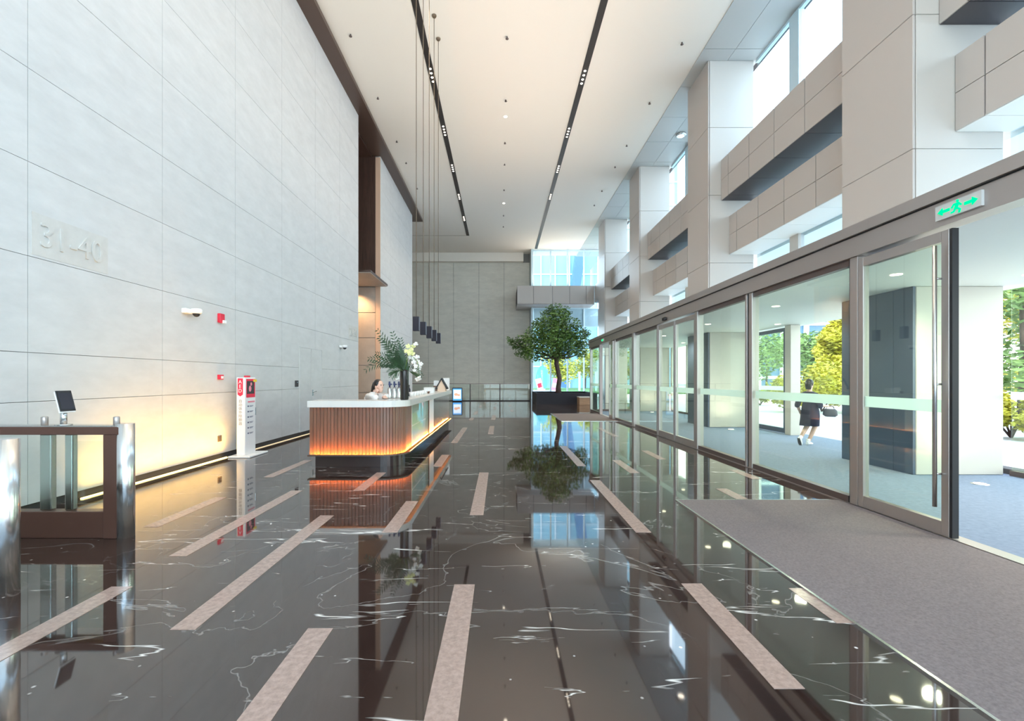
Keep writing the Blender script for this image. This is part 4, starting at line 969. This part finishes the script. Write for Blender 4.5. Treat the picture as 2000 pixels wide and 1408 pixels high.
obj('facade', B(34, 60, 62, 80, -.02, 22), m_bluebld, t)
for k in range(8): piece('pilaster', t, m_towerw, 34.4 + k * 3.2, 35.0 + k * 3.2, 61.75, 62, 0, 22)
for k in range(6): piece('spandrel', t, m_paleblue, 34, 60, 61.85, 62, 1.5 + k * 3.6, 1.9 + k * 3.6)
t = thing('street_lamp', (15.6, 24.5, 0), 'slim white globe lamp among the yellow shrubs', 'lamp')
obj('pole', T((15.6, 24.5, -.02), (15.6, 24.5, 2.5), .05), m_towerw, t); obj('globe', ball(bmesh.new(), (15.6, 24.5, 2.62), .16), m_white, t)
# beyond the rear glazing
struct('lawn', B(4.2, 30, 46, 66, -.02, .22, bev=.1), m_grass)
t = thing('office_tower', (12, 78, 0), 'pale glass tower seen through the upper rear window', 'building')
obj('tower_body', B(4.2, 30, 78, 96, -.02, 40), m_tower, t)
for k in range(8): piece('mullion', t, m_towerw, 4.4 + k * 2.4, 4.6 + k * 2.4, 77.8, 78, 0, 40)
for k in range(9): piece('floor_band', t, m_towerw, 4.2, 30, 77.85, 78, 3.5 + k * 3.9, 3.7 + k * 3.9)
b = bmesh.new(); box(b, 11.6, 13.0, 74, 76, -.02, 34, rot=Matrix.Rotation(R(8), 3, 'Y')); obj('slanted_fin', b, m_bluebld, t)
t = thing('egg_board', (4.0, 44, 0), 'tall pale blue egg-shaped board outside the rear window', 'board')
b = bmesh.new(); prism(b, [(4.0 + .62 * math.cos(a) * (1 - .12 * math.sin(a)), 1.62 + 1.15 * math.sin(a)) for a in [2 * math.pi * i / 28 for i in range(28)]], 'y', 44, 44.1); obj('board_face', b, M('board_aqua', (.14, .44, .46), .5), t)
obj('board_stand', B(3.7, 4.3, 43.95, 44.3, -.02, .55, bev=.02), m_white, t)
for i, (x, m_, lb) in enumerate(((3.7, m_white, 'white leaning board with red print before the egg-shaped board'), (5.1, m_pink, 'pink leaning board beside the egg-shaped board'))):
    t = thing('leaning_board', (x, 43, 0), lb, 'board')
    b = bmesh.new(); box(b, x - .28, x + .28, 43, 43.05, .0, 1.5, bev=.01, rot=Matrix.Rotation(R(-14 if i == 0 else 10), 3, 'Y')); bmesh.ops.translate(b, vec=(0, 0, .05), verts=b.verts); obj('panel', b, m_, t)
    b = bmesh.new(); box(b, x - .2, x + .2, 42.98, 43.0, .7, 1.1, rot=Matrix.Rotation(R(-14 if i == 0 else 10), 3, 'Y')); obj('print', b, m_redpr if i == 0 else m_white, t)
    b = bmesh.new(); tube(b, (x, 43.05, 1.2), (x, 43.5, -.02), .02); obj('prop', b, m_steel, t)
t = thing('low_wall', (4.2, 41, 0), 'low white wall outside the rear window', 'wall')
obj('wall_body', B(2.6, 4.9, 41, 41.3, -.02, .45), m_white, t); obj('coping', B(2.55, 4.95, 40.96, 41.34, .45, .5), m_cream, t)
tree('garden_tree', 6.8, 56, 4.6, 2.3, m_leaf_y, 31, 'yellow-green garden tree left on the rear lawn', 2200, .17)
tree('garden_tree', 11.4, 62, 5.4, 2.6, m_leaf_y, 32, 'yellow-green garden tree in the middle of the rear lawn', 2200, .17)
tree('garden_tree', 15.2, 56, 6.0, 2.6, m_leaf_y, 33, 'yellow-green garden tree right on the rear lawn', 2200, .17)
for k in range(2):
    t = thing('planter_post', (8.6 + k * 1.8, 50, 0), ['left', 'right'][k] + ' pale blue post standing on the rear lawn', 'post')
    obj('shaft', B(8.5 + k * 1.8, 8.7 + k * 1.8, 49.9, 50.1, .2, 2.2, bev=.02), m_paleblue, t); obj('cap', B(8.46 + k * 1.8, 8.74 + k * 1.8, 49.86, 50.14, 2.2, 2.28), m_white, t)
